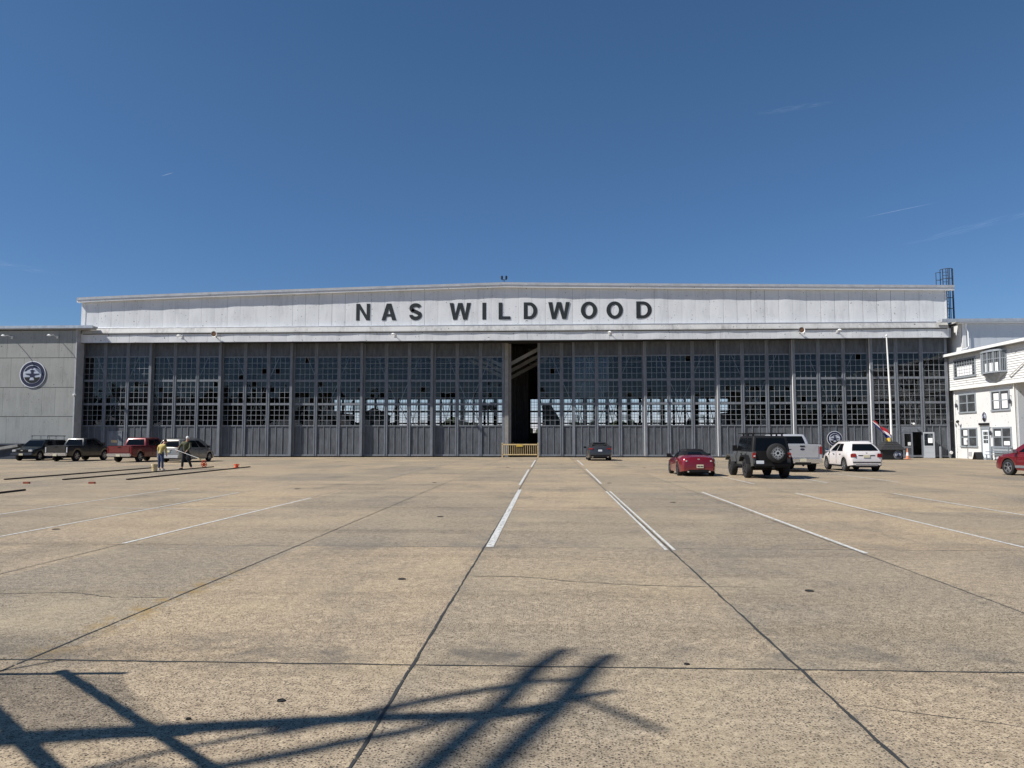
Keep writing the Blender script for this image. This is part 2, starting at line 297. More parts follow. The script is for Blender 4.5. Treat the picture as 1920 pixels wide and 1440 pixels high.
# ------------------------------------------------------------------ mesh helpers
class MB:
    def __init__(s): s.v = []; s.f = []; s.m = []
    def add(s, vs, fs, mi=0):
        o = len(s.v); s.v += [tuple(v) for v in vs]; s.f += [tuple(i+o for i in f) for f in fs]
        s.m += [mi]*len(fs); return s
    def box(s, x0, x1, y0, y1, z0, z1, mi=0):
        vs = [(x0,y0,z0),(x1,y0,z0),(x1,y1,z0),(x0,y1,z0),(x0,y0,z1),(x1,y0,z1),(x1,y1,z1),(x0,y1,z1)]
        return s.add(vs, [(0,3,2,1),(4,5,6,7),(0,1,5,4),(1,2,6,5),(2,3,7,6),(3,0,4,7)], mi)
    def cbox(s, c, d, mi=0):
        return s.box(c[0]-d[0]/2, c[0]+d[0]/2, c[1]-d[1]/2, c[1]+d[1]/2, c[2]-d[2]/2, c[2]+d[2]/2, mi)
    def bar(s, a, b, wd, ht=None, mi=0, up=(0, 0, 1)):
        a = Vector(a); b = Vector(b); ht = ht or wd; d = (b-a).normalized(); u = Vector(up)
        if abs(d.dot(u)) > .98: u = Vector((0, 1, 0))
        r = d.cross(u).normalized()*wd/2; u = r.cross(d).normalized()*ht/2
        vs = [a-r-u, a+r-u, a+r+u, a-r+u, b-r-u, b+r-u, b+r+u, b-r+u]
        return s.add(vs, [(0,1,2,3),(7,6,5,4),(0,4,5,1),(1,5,6,2),(2,6,7,3),(3,7,4,0)], mi)
    def tube(s, pts, r, n=8, mi=0, cap=True):
        pts = [Vector(p) for p in pts]; rs = r if isinstance(r, (list, tuple)) else [r]*len(pts)
        rings = []
        for i, p in enumerate(pts):
            d = (pts[min(i+1, len(pts)-1)]-pts[max(i-1, 0)]).normalized()
            u = Vector((0, 0, 1)) if abs(d.z) < .95 else Vector((0, 1, 0))
            x = d.cross(u).normalized(); y = x.cross(d).normalized()
            rings.append([p+(x*math.cos(2*math.pi*k/n)+y*math.sin(2*math.pi*k/n))*rs[i] for k in range(n)])
        vs = [v for rg in rings for v in rg]; fs = []
        for i in range(len(pts)-1):
            for k in range(n):
                k2 = (k+1) % n; fs.append((i*n+k, i*n+k2, (i+1)*n+k2, (i+1)*n+k))
        if cap: fs.append(tuple(range(n))[::-1]); fs.append(tuple((len(pts)-1)*n+k for k in range(n)))
        return s.add(vs, fs, mi)
    def lathe(s, prof, origin=(0,0,0), axis='z', n=20, mi=0, cap=True):
        o = Vector(origin); vs = []; fs = []
        for (r, h) in prof:
            for k in range(n):
                a = 2*math.pi*k/n; c, q = r*math.cos(a), r*math.sin(a)
                vs.append(o+Vector({'z': (c, q, h), 'x': (h, c, q), 'y': (c, h, q)}[axis]))
        for i in range(len(prof)-1):
            for k in range(n):
                k2 = (k+1) % n; fs.append((i*n+k, i*n+k2, (i+1)*n+k2, (i+1)*n+k))
        if cap:
            fs.append(tuple(range(n))[::-1]); fs.append(tuple((len(prof)-1)*n+k for k in range(n)))
        return s.add(vs, fs, mi)
    def prism(s, poly, a, b, plane='xz', mi=0):
        """extrude a 2D polygon from a to b along the remaining axis"""
        n = len(poly)
        def P(p, h): return {'xz': (p[0], h, p[1]), 'yz': (h, p[0], p[1]), 'xy': (p[0], p[1], h)}[plane]
        vs = [P(p, a) for p in poly]+[P(p, b) for p in poly]
        fs = [tuple(range(n)), tuple(range(2*n-1, n-1, -1))]+[(i, i+n, (i+1) % n+n, (i+1) % n) for i in range(n)]
        return s.add(vs, fs, mi)
    def quad(s, a, b, c, d, mi=0): return s.add([a, b, c, d], [(0, 1, 2, 3)], mi)
    def build(s, name, mats, parent=None, smooth=False, fix=True, loc=None, rot=None):
        me = bpy.data.meshes.new(name); me.from_pydata(s.v, [], s.f)
        if not isinstance(mats, (list, tuple)): mats = [mats]
        for m in mats: me.materials.append(m)
        me.polygons.foreach_set('material_index', s.m)
        if fix:
            bm = bmesh.new(); bm.from_mesh(me)
            if smooth: bmesh.ops.remove_doubles(bm, verts=bm.verts, dist=1e-5)
            bmesh.ops.recalc_face_normals(bm, faces=bm.faces); bm.to_mesh(me); bm.free()
        if smooth:
            me.polygons.foreach_set('use_smooth', [True]*len(me.polygons))
            me.set_sharp_from_angle(angle=R(38))
        me.update()
        o = bpy.data.objects.new(name, me); COL.objects.link(o)
        if parent is not None: o.parent = parent
        if loc is not None: o.location = loc
        if rot is not None: o.rotation_euler = rot
        return o
def tag(o, label=None, cat=None, group=None, kind=None):
    if label: o['label'] = label
    if cat: o['category'] = cat
    if group: o['group'] = group
    if kind: o['kind'] = kind
    return o
def thing(name, label, cat, loc=(0, 0, 0), rz=0, group=None):
    o = bpy.data.objects.new(name, None); o.empty_display_size = .3; COL.objects.link(o)
    o.location = loc; o.rotation_euler = (0, 0, rz); return tag(o, label, cat, group)
def copy_tree(o, parent=None):
    c = o.copy(); COL.objects.link(c); c.parent = parent
    for ch in list(o.children): copy_tree(ch, c)
    return c
def text_mesh(body, size, depth=.004, bold=0.0, align='CENTER'):
    cu = bpy.data.curves.new('txt', 'FONT'); cu.body = body; cu.size = size; cu.extrude = depth; cu.offset = bold
    cu.align_x = align; cu.resolution_u = 3
    ob = bpy.data.objects.new('txt', cu); COL.objects.link(ob)
    dg = bpy.context.evaluated_depsgraph_get(); me = bpy.data.meshes.new_from_object(ob.evaluated_get(dg))
    vs = [v.co.copy() for v in me.vertices]; fs = [tuple(p.vertices) for p in me.polygons]
    bpy.data.objects.remove(ob); bpy.data.curves.remove(cu); bpy.data.meshes.remove(me)
    return vs, fs      # letters lie in x, y (up); z is depth
def text_on(mb, body, size, origin, ax=(1,0,0), ay=(0,0,1), mi=0, bold=0.0, depth=.004, align='CENTER'):
    vs, fs = text_mesh(body, size, depth, bold, align)
    ax = Vector(ax); ay = Vector(ay); az = ax.cross(ay); o = Vector(origin)
    mb.add([o+ax*v.x+ay*v.y+az*v.z for v in vs], fs, mi)
class WB(MB):
    """mesh collected in world metres, stored relative to its unrotated thing"""
    off = Vector((0, 0, 0))
    def build(s, name, mats, parent=None, **k):
        o = WB.off; s.v = [(v[0]-o.x, v[1]-o.y, v[2]-o.z) for v in s.v]
        return MB.build(s, name, mats, parent, **k)
def wthing(name, label, cat, loc, group=None):
    WB.off = Vector(loc); return thing(name, label, cat, loc, 0, group)

# ------------------------------------------------------------------ the setting
g = MB(); g.quad((-3000,-3000,-.02), (3000,-3000,-.02), (3000,3000,-.02), (-3000,3000,-.02))
tag(g.build('ground', M['grass']), kind='structure')
g = MB(); g.quad((-160,-60,0), (160,-60,0), (160,190,0), (-160,190,0))
tag(g.build('apron', M['concrete']), kind='structure')

def strip(name, pts, width, m, z=.004, wob=0.0, step=None, taper=False):
    """a flat marking or joint laid on the apron along a polyline"""
    P = []
    for i in range(len(pts)-1):
        a, b = Vector(pts[i]), Vector(pts[i+1]); n = max(1, int((b-a).length/step)) if step else 1
        P += [a.lerp(b, k/n) for k in range(n)]
    P.append(Vector(pts[-1])); vs = []; fs = []
    for i, p in enumerate(P):
        d = (P[min(i+1, len(P)-1)]-P[max(i-1, 0)]).normalized(); q = Vector((-d.y, d.x))
        ww = width*(1+random.uniform(-.35, .35) if wob else 1)/2; o = q*random.uniform(-wob, wob)
        if taper and i in (0, len(P)-1): ww *= .2
        vs += [(*(p+q*ww+o), z), (*(p-q*ww+o), z)]
    for i in range(len(P)-1): fs.append((2*i, 2*i+1, 2*i+3, 2*i+2))
    mb = MB(); mb.add(vs, fs); o = mb.build(name, m, fix=False)
    for p in o.data.polygons:
        if p.normal.z < 0: p.flip()
    return tag(o, kind='structure')
J = [(-1.04,1.5,68,.034), (1.84,1.5,68,.036), (-4.03,1.5,68,.026), (-6.93,6,68,.024), (4.63,6,60,.022), (7.5,9,60,.016), (-9.85,12,60,.014), (-12.7,14,60,.012), (10.55,14,60,.012), (-15.6,20,60,.012)]
for x, y0, y1, wd in J:
    strip('expansion_joint', [(x, y0), (x+.01, y1*.4), (x-.02, y1)], wd*.62, M['joint'], wob=.006, step=.18)
strip('expansion_joint', [(-12, 5.86), (-1.04, 5.88), (1.84, 5.9), (9, 5.92)], .02, M['joint'], z=.0035, wob=.007, step=.16)
strip('expansion_joint', [(-14, 12.25), (-1.04, 12.2), (9, 12.2)], .018, M['joint_grey'], z=.0035, wob=.006, step=.2)
strip('expansion_joint', [(-20, 19.2), (20, 19.0)], .03, M['joint_grey'], z=.0035, wob=.006, step=.3)
for yy in (27, 34, 44, 55): strip('expansion_joint', [(-40, yy), (30, yy-.2)], .03, M['joint_grey'], z=.0035, wob=.008, step=.5)
def crack(pts, wd):
    P = []
    for i in range(len(pts)-1):
        for k in range(8):
            t = k/8; P.append((pts[i][0]*(1-t)+pts[i+1][0]*t, pts[i][1]*(1-t)+pts[i+1][1]*t+random.uniform(-.02, .02)))
    P.append(pts[-1]); strip('crack', P, wd, M['joint'], z=.003, wob=.004, step=.08, taper=True)
crack([(-1.04,9.66), (-.3,9.62), (.4,9.3), (1.0,9.15), (1.84,9.08)], .016)
crack([(-6.1,8.3), (-5.3,8.42), (-4.7,8.18), (-4.03,8.22)], .014)
crack([(1.84,5.2), (2.6,4.9), (3.4,4.5)], .006)
crack([(1.84,9.1), (2.0,9.1), (2.4,9.05)], .01)
# painted stall lines
LN, LF = M['line'], M['line_faint']
for x0, x1, y0, y1, wd, m in [
    (-.95,-1.0,12.2,25.9,.12,LN), (-1.11,-1.17,28.5,43,.09,LN), (-1.12,-1.15,47,62,.10,LN),
    (1.78,1.83,12.0,25.3,.05,LN), (1.90,1.95,12.0,25.3,.045,LN), (1.95,2.05,29.5,44,.07,LN), (2.15,2.2,50,62,.09,LN),
    (4.69,4.86,11.8,25.0,.075,LN), (4.75,4.9,31.0,37.0,.05,LF), (5.0,5.2,46,62,.07,LF),
    (7.42,7.72,12.4,24.7,.07,LN), (7.7,7.8,29.5,37,.06,LN), (10.48,10.68,13.0,24.6,.07,LN), (10.75,10.85,30.5,37,.07,LN),
    (13.3,13.55,20.0,25.5,.06,LF), (13.7,13.9,31,38,.07,LN), (16.8,17.0,31,38,.06,LF), (19.9,20.1,28,38,.05,LF), (22.8,23,30,40,.05,LF),
    (-6.93,-6.88,12.3,22.0,.07,LN), (-6.95,-6.93,22,30,.04,LF), (-7.2,-7.35,35,44,.06,LF), (-9.55,-9.85,12.6,24,.06,LN), (-9.86,-9.95,24,36,.04,LF), (-12.35,-12.7,16,26,.06,LN),
    (-12.9,-13.3,34,44,.06,LF), (-15.5,-15.9,22,30,.05,LF), (-16.2,-16.4,36,44,.06,LF), (-19.0,-19.4,30,40,.05,LF), (-10.2,-10.3,44,56,.05,LF)]:
    strip('painted_line', [(x0, y0), (x1, y1)], wd, m, z=.007, step=.6)
for x0, x1, y0, y1, wd, m in [(-.8,10.6,18.95,18.1,.035,LF), (-11,-6.95,18.6,18.2,.045,LN), (6.5,13,35.6,35.4,.05,LF)]:
    strip('painted_line', [(x0, y0), (x1, y1)], wd, m, z=.0055, step=.6, wob=.004)
# small tie-down rings and spalled spots
for x, y, r in [(-1.75,5.05,.028), (-1.8,9.4,.05), (-2.4,16.9,.07), (2.9,8.9,.05), (1.03,6.0,.022), (3.3,21.0,.08), (-9.3,14.2,.07), (2.3,30,.09), (-4.5,30,.09), (-2.2,4.7,.016), (-2.5,46,.12), (5.6,46,.1), (-8.6,26,.1)]:
    q = MB(); q.lathe([(r, 0), (r, .006), (r*.8, .009), (r*.7, .004)], (x, y, 0), n=12); tag(q.build('tie_down_ring', M['gap']), kind='structure')

# far woods all round the field: one mass of crowns
def wood(name, label, pts, h, dep, cat, dens=1.0):
    mb = MB(); rnd = random.Random(len(pts)*13+int(h))
    for (x0, y0), (x1, y1) in pts:
        Ln = math.hypot(x1-x0, y1-y0); n = int(Ln/3.2*dens)
        for i in range(n):
            t = rnd.random(); cx = x0+(x1-x0)*t+rnd.uniform(-dep, dep); cy = y0+(y1-y0)*t+rnd.uniform(-dep, dep)
            hh = h*rnd.uniform(.65, 1.15); rr = rnd.uniform(2.0, 4.2)
            for k in range(4):
                ox, oy, oz = rnd.uniform(-rr, rr)*.6, rnd.uniform(-rr, rr)*.6, rnd.uniform(-.3, 0)*hh
                bmv = []; r2 = rr*rnd.uniform(.5, .9); zc = hh*.72+oz
                for (u, v) in [(a, b) for b in (-60, -25, 10, 45) for a in range(0, 360, 60)]:
                    q = r2*rnd.uniform(.75, 1.25)
                    bmv.append((cx+ox+q*math.cos(R(u))*math.cos(R(v)), cy+oy+q*math.sin(R(u))*math.cos(R(v)), zc+q*1.25*math.sin(R(v))))
                bmv += [(cx+ox, cy+oy, zc+r2*1.3), (cx+ox, cy+oy, zc-r2*1.3)]
                fs = [(b*6+a, b*6+(a+1) % 6, (b+1)*6+(a+1) % 6, (b+1)*6+a) for b in range(3) for a in range(6)]
                fs += [(18+a, 18+(a+1) % 6, 24) for a in range(6)]+[((a+1) % 6, a, 25) for a in range(6)]
                mb.add(bmv, fs)
            mb.tube([(cx, cy, 0), (cx, cy, hh*.7)], [.35, .15], 5, 1)
    return tag(mb.build(name, [M['leaf'], M['bark']]), label, cat, kind='stuff')
wood('far_wood', 'distant dark treeline seen through the hangar from door to door', [((-260, 330), (260, 330))], 9, 10, 'wood', 1.0)
wood('near_wood', 'dark wood on the far side of the field behind the camera', [((-190, -95), (-70, -78)), ((-175, -90), (-85, -80)), ((-70, -110), (160, -120))], 19, 7, 'wood', 1.3)
wood('side_wood', 'low treeline beside the apron beyond the hangar wings', [((-240, -60), (-230, 330)), ((230, -60), (240, 330))], 11, 8, 'wood', .5)

# thin high ice cloud and aircraft trails, real sheets 3.5 km up
def wisp_mat(name, a, sc, lo, hi, stretch):
    m, t, p = new_mat(name); N, Lk = t.nodes.new, t.links.new
    tl = N('ShaderNodeBsdfTranslucent'); tl.inputs[0].default_value = (.95, .97, 1, 1); tp = N('ShaderNodeBsdfTransparent'); ms = N('ShaderNodeMixShader')
    Lk(tp.outputs[0], ms.inputs[1]); Lk(tl.outputs[0], ms.inputs[2]); Lk(ms.outputs[0], t.nodes['Material Output'].inputs[0])
    tc = N('ShaderNodeTexCoord'); mp = N('ShaderNodeMapping'); mp.inputs['Scale'].default_value = stretch; n = N('ShaderNodeTexNoise'); n.inputs['Scale'].default_value = sc; n.inputs['Detail'].default_value = 6; n.inputs['Distortion'].default_value = .6
    r = N('ShaderNodeValToRGB'); r.color_ramp.elements[0].position = lo; r.color_ramp.elements[1].position = hi; r.color_ramp.elements[1].color = (a, a, a, 1)
    g = N('ShaderNodeTexGradient'); g.gradient_type = 'SPHERICAL'; Lk(tc.outputs['Object'], g.inputs[0])   # fades to nothing at the rim
    mu = N('ShaderNodeMath'); mu.operation = 'MULTIPLY'
    Lk(tc.outputs['Object'], mp.inputs[0]); Lk(mp.outputs[0], n.inputs['Vector']); Lk(n.outputs[0], r.inputs[0]); Lk(r.outputs[0], mu.inputs[0]); Lk(g.outputs[0], mu.inputs[1]); Lk(mu.outputs[0], ms.inputs[0])
    return m
WM = wisp_mat('ice_cloud', .10, 3.0, .46, .75, (1, 2.5, 1)); TM = wisp_mat('vapour_trail', .26, 2.0, .2, .7, (3, 1, 1))
def high_sheet(name, label, cat, loc, rx, ry, rot, m):
    q = MB(); n = 24; q.add([(math.cos(2*math.pi*k/n), math.sin(2*math.pi*k/n), 0) for k in range(n)], [tuple(range(n))])
    o = q.build(name, m, loc=loc, rot=(0, 0, rot), fix=False); o.scale = (rx, ry, 1); return tag(o, label, cat, kind='stuff')
high_sheet('wispy_cloud', 'faint wisp of high cloud low in the sky at the right edge', 'cloud', (7050, 12800, 3500), 1500, 260, R(-62), WM)
high_sheet('wispy_cloud', 'very faint small wisp high in the right half of the sky', 'cloud', (2600, 8050, 3500), 420, 90, R(-20), WM)
high_sheet('wispy_cloud', 'faint pale wisp low in the sky at the left edge', 'cloud', (-11000, 14700, 3500), 1300, 420, R(60), WM)
high_sheet('vapour_trail', 'thin white vapour trail in the right part of the sky', 'vapour trail', (5350, 11850, 3500), 620, 16, R(-44.5), TM)
high_sheet('vapour_trail', 'tiny short vapour trail in the left part of the sky', 'vapour trail', (-5050, 9720, 3500), 150, 12, R(-28), TM)

# ------------------------------------------------------------------ hangar
HY = 69.9
XL, XR, XC = -44.3, 35.95, -4.15
hangar = wthing('hangar', 'huge white hangar with long grey glazed sliding doors and a low gabled roof', 'hangar', (XC, HY, 0))
def roof_z(x):   # top edge of the roof, rising to the ridge
    return 14.95+(16.02-14.95)*(max(0,x+44.4)/(XC+44.4))**.85 if x < XC else 16.02-(16.02-15.36)*(max(0,x-XC)/(36.05-XC))**.9
def sheets(name, x0, x1, zlo, zhi, y, m, pitch=1.24, seam=M['gap'], bulge=.03, parent=hangar, seed=3, wave=0.0):
    """cladding of buckled upright sheets with open seams"""
    rnd = random.Random(seed); mb = WB(); x = x0
    while x < x1-.05:
        e = min(x+pitch, x1); b = bulge*rnd.uniform(.3, 1.3); sk = rnd.uniform(-.4, .4); nx, nz = 6, 5
        gp = rnd.choice((.001, .002, .003, .006, .011)); y00 = rnd.uniform(0, .005)
        vs = []
        for j in range(nz+1):
            for i in range(nx+1):
                u = i/nx; xx = x+gp+(e-x-2*gp)*u; zl = zlo(xx) if callable(zlo) else zlo; zh = zhi(xx) if callable(zhi) else zhi
                t = j/nz; vs.append((xx, y-y00-wave*(.5+.5*math.sin(xx*.83+seed)*math.sin(xx*.31+1)+.3*math.sin(xx*2.1))-b*max(0,math.sin(math.pi*u))**.8*(.6+.4*math.sin(3*t+sk*5))-.004*rnd.random(), zl+(zh-zl)*t) )
        fs = [(j*(nx+1)+i, j*(nx+1)+i+1, (j+1)*(nx+1)+i+1, (j+1)*(nx+1)+i) for j in range(nz) for i in range(nx)]
        mb.add(vs, fs); x = e
    o = mb.build(name, m, parent, fix=False)
    o.data.polygons.foreach_set('use_smooth', [True]*len(o.data.polygons)); return o
sheets('siding', -43.75, 35.4, 12.0, lambda x: roof_z(x)-.32, HY, M['white'], bulge=.012, wave=.028)
b = WB()   # wall behind the sheets, side walls, rear wall frame
b.prism([(XL+.3, 12.0), (35.6, 12.0), (35.6, roof_z(35.6)-.35), (XC, roof_z(XC)-.35), (XL+.3, roof_z(XL+.3)-.35)], HY+.02, HY+.3)
b.box(XL, XL+.3, HY+2.8, 154, 0, 14.82); b.box(XR-.3, XR, HY+2.8, 154, 0, 15.22)
b.prism([(XL+.3, 9.75), (XR-.3, 9.75), (XR-.3, 15.3), (XC, 15.95), (XL+.3, 14.85)], 153.8, 154.1)
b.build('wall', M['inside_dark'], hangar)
b = WB(); b.box(-43.86, -43.74, HY-.06, HY+.3, 12.02, 14.6); b.box(XL+.3-.2, -43.85, HY-.0, HY+.3, 12.02, 14.6); b.build('corner_board', M['white'], hangar)
b = WB(); b.box(35.41, 35.53, HY-.05, HY+.3, 12.02, 15.0); b.build('corner_board', M['white'], hangar)
b = WB()   # roof slab
for xa, xb in ((XL-.15, XC), (XC, 36.1)):
    za, zb = roof_z(xa), roof_z(xb)
    n = 8
    for k in range(n):
        p, q = xa+(xb-xa)*k/n, xa+(xb-xa)*(k+1)/n; zp, zq = roof_z(p)-.02, roof_z(q)-.02
        b.prism([(p, zp-.14), (q, zq-.14), (q, zq), (p, zp)], HY-.20, 154.4)
b.build('roof', M['trim_grey'], hangar)
b = WB()
n = 40
for k in range(n):
    p, q = XL-.15+(36.1-XL+.15)*k/n, XL-.15+(36.1-XL+.15)*(k+1)/n; zp, zq = roof_z(p), roof_z(q)
    b.prism([(p, zp-.16), (q, zq-.16), (q, zq+.03), (p, zp+.03)], HY-.40, HY-.20, mi=0)     # metal drip edge
    b.prism([(p, zp-.20), (q, zq-.20), (q, zq-.16), (p, zp-.16)], HY-.43, HY-.20, mi=2)
    b.prism([(p, zp-.42), (q, zq-.42), (q, zq-.20), (p, zp-.20)], HY-.37, HY+.02, mi=1)     # fascia board
b.build('eave_trim', [M['trim_grey'], M['white'], M['metal_trim']], hangar)
# canopy above the door tracks
CX0, CX1 = -43.75, 35.35
b = WB()
b.prism([(69.80, 12.10), (69.52, 12.06), (69.34, 11.60), (69.34, 11.52), (69.90, 11.52), (69.9, 12.10)], CX0, CX1, 'yz', 0)
b.build('canopy_flashing', [M['dirty_white']], hangar)
b = WB(); b.box(CX0+.1, CX1-.1, 69.36, 69.5, 11.46, 11.52); b.build('canopy_gap', M['gap'], hangar)
b = WB(); b.prism([(69.51, 12.13), (69.49, 12.06), (69.92, 12.11), (69.92, 12.15)], CX0+.6, CX1, 'yz')
b.build('canopy_cap', M['metal_trim'], hangar)
sheets('header_board', CX0-.4, CX1+.1, 10.70, 11.515, 69.47, M['white'], pitch=1.24, bulge=.012, seed=9, wave=.03)
b = WB(); b.box(CX0-.4, CX1+.25, 69.49, 69.55, 10.69, 11.5, 0); b.box(CX0-.4, CX1+.25, 69.55, 72.6, 10.72, 10.80, 1); b.box(CX0, CX1, 69.44, 69.48, 10.66, 10.70, 2)
b.box(XL, XR, 72.45, 72.6, 10.80, 12.1, 1)
b.build('door_track_soffit', [M['trim_grey'], M['gap'], M['trim_grey']], hangar)

# the lettering: cut-out shapes 3 cm thick on the sheets
def letter_poly(ch, x0, x1, z0, z1):
    w_, h_ = x1-x0, z1-z0; s = .34
    P = lambda pts: [[(x0+u, z0+v) for u, v in pts]]
    if ch == 'I': return P([(0,0),(w_,0),(w_,h_),(0,h_)])
    if ch == 'L': return P([(0,0),(w_,0),(w_,.28),(s,.28),(s,h_),(0,h_)])
    if ch == 'N': return P([(0,0),(s,0),(s,h_)])[:0]+P([(0,0),(s-.02,0),(s-.02,h_-.5),(w_-s,0),(w_,0),(w_,h_),(w_-s+.02,h_),(w_-s+.02,.5),(s,h_),(0,h_)])
    if ch == 'W':
        c = w_/2; k = .29
        return P([(.34,0),(.70,0),(c,h_-.50),(w_-.70,0),(w_-.34,0),(w_,h_),(w_-.37,h_),(w_-.53,.52),(c+.20,h_),(c-.20,h_),(.53,.52),(.37,h_),(0,h_)])
    return []
LZ0, LZ1 = 12.66, 14.22; LY = HY-.056
Ls = [('N',-17.9,-16.6), ('A',-15.52,-14.14), ('S',-12.92,-11.76), ('W',-9.19,-7.21), ('I',-6.15,-5.80), ('L',-4.65,-3.57), ('D',-2.34,-1.10), ('W',-.09,1.89), ('O',2.89,4.37), ('O',5.22,6.72), ('D',7.93,9.33)]
def band(outer, inner):
    n = len(outer)
    for i in range(n):
        j = (i+1) % n
        b.add([(p[0], LY, p[1]) for p in (outer[i], outer[j], inner[j], inner[i])]+[(p[0], LY+.014, p[1]) for p in (outer[i], outer[j], inner[j], inner[i])],
              [(0,1,2,3), (7,6,5,4), (0,4,5,1), (2,6,7,3)])
for ch, x0, x1 in Ls:
    b = WB()
    if ch in 'ILNW':
        for poly in letter_poly(ch, x0, x1, LZ0, LZ1): b.prism(poly, LY, LY+.014)
    elif ch == 'A':
        w_ = x1-x0; c = (x0+x1)/2
        b.prism([(x0,LZ0),(x0+.39,LZ0),(c,LZ1-.50),(x1-.39,LZ0),(x1,LZ0),(c+.22,LZ1),(c-.22,LZ1)], LY, LY+.014)
        b.prism([(x0+.40,LZ0+.34),(x1-.40,LZ0+.34),(x1-.47,LZ0+.58),(x0+.47,LZ0+.58)], LY+.003, LY+.016)
    elif ch == 'O':
        c = (x0+x1)/2; zc = (LZ0+LZ1)/2; a, h_ = (x1-x0)/2, (LZ1-LZ0)/2+.02
        T = [2*math.pi*k/36 for k in range(36)]
        band([(c+a*math.cos(t), zc+h_*math.sin(t)) for t in T], [(c+(a-.37)*math.cos(t), zc+(h_-.29)*math.sin(t)) for t in T])
    elif ch == 'D':
        zc = (LZ0+LZ1)/2; h_ = (LZ1-LZ0)/2; rx = (x1-x0)*.58; xs = x1-rx
        T = [-math.pi/2+math.pi*k/18 for k in range(19)]
        band([(x0,LZ0)]+[(xs+rx*math.cos(t), zc+h_*math.sin(t)) for t in T]+[(x0,LZ1)],
             [(x0+.36,LZ0+.28)]+[(xs+(rx-.37)*math.cos(t), zc+(h_-.28)*math.sin(t)) for t in T]+[(x0+.36,LZ1-.28)])
    elif ch == 'S':
        # centre line of the stroke, then offset both ways
        c = (x0+x1)/2; a = (x1-x0)/2-.165; zc = (LZ0+LZ1)/2; r = (LZ1-LZ0)/4-.082
        zu, zl = LZ1-.155-r, LZ0+.155+r
        pts = [(c+a*math.cos(t), zu+r*math.sin(t)) for t in [R(20+k*12) for k in range(0, 19)]]
        pts += [(c-a*.72, zc+.16), (c-a*.2, zc+.04), (c+a*.3, zc-.05), (c+a*.74, zc-.17)]
        pts += [(c+a*math.cos(t), zl+r*math.sin(t)) for t in [R(32-k*12) for k in range(0, 19)]]
        V = [Vector(p) for p in pts]; up, dn = [], []
        for i, p in enumerate(V):
            d = (V[min(i+1, len(V)-1)]-V[max(i-1, 0)]).normalized(); q = Vector((-d.y, d.x))*.17
            up.append(p+q); dn.append(p-q)
        for i in range(len(V)-1):
            qd = [up[i], up[i+1], dn[i+1], dn[i]]
            b.add([(p.x, LY, p.y) for p in qd]+[(p.x, LY+.014, p.y) for p in qd], [(0,1,2,3), (7,6,5,4), (0,4,5,1), (2,6,7,3)])
    b.build('letter', M['letter'], hangar)

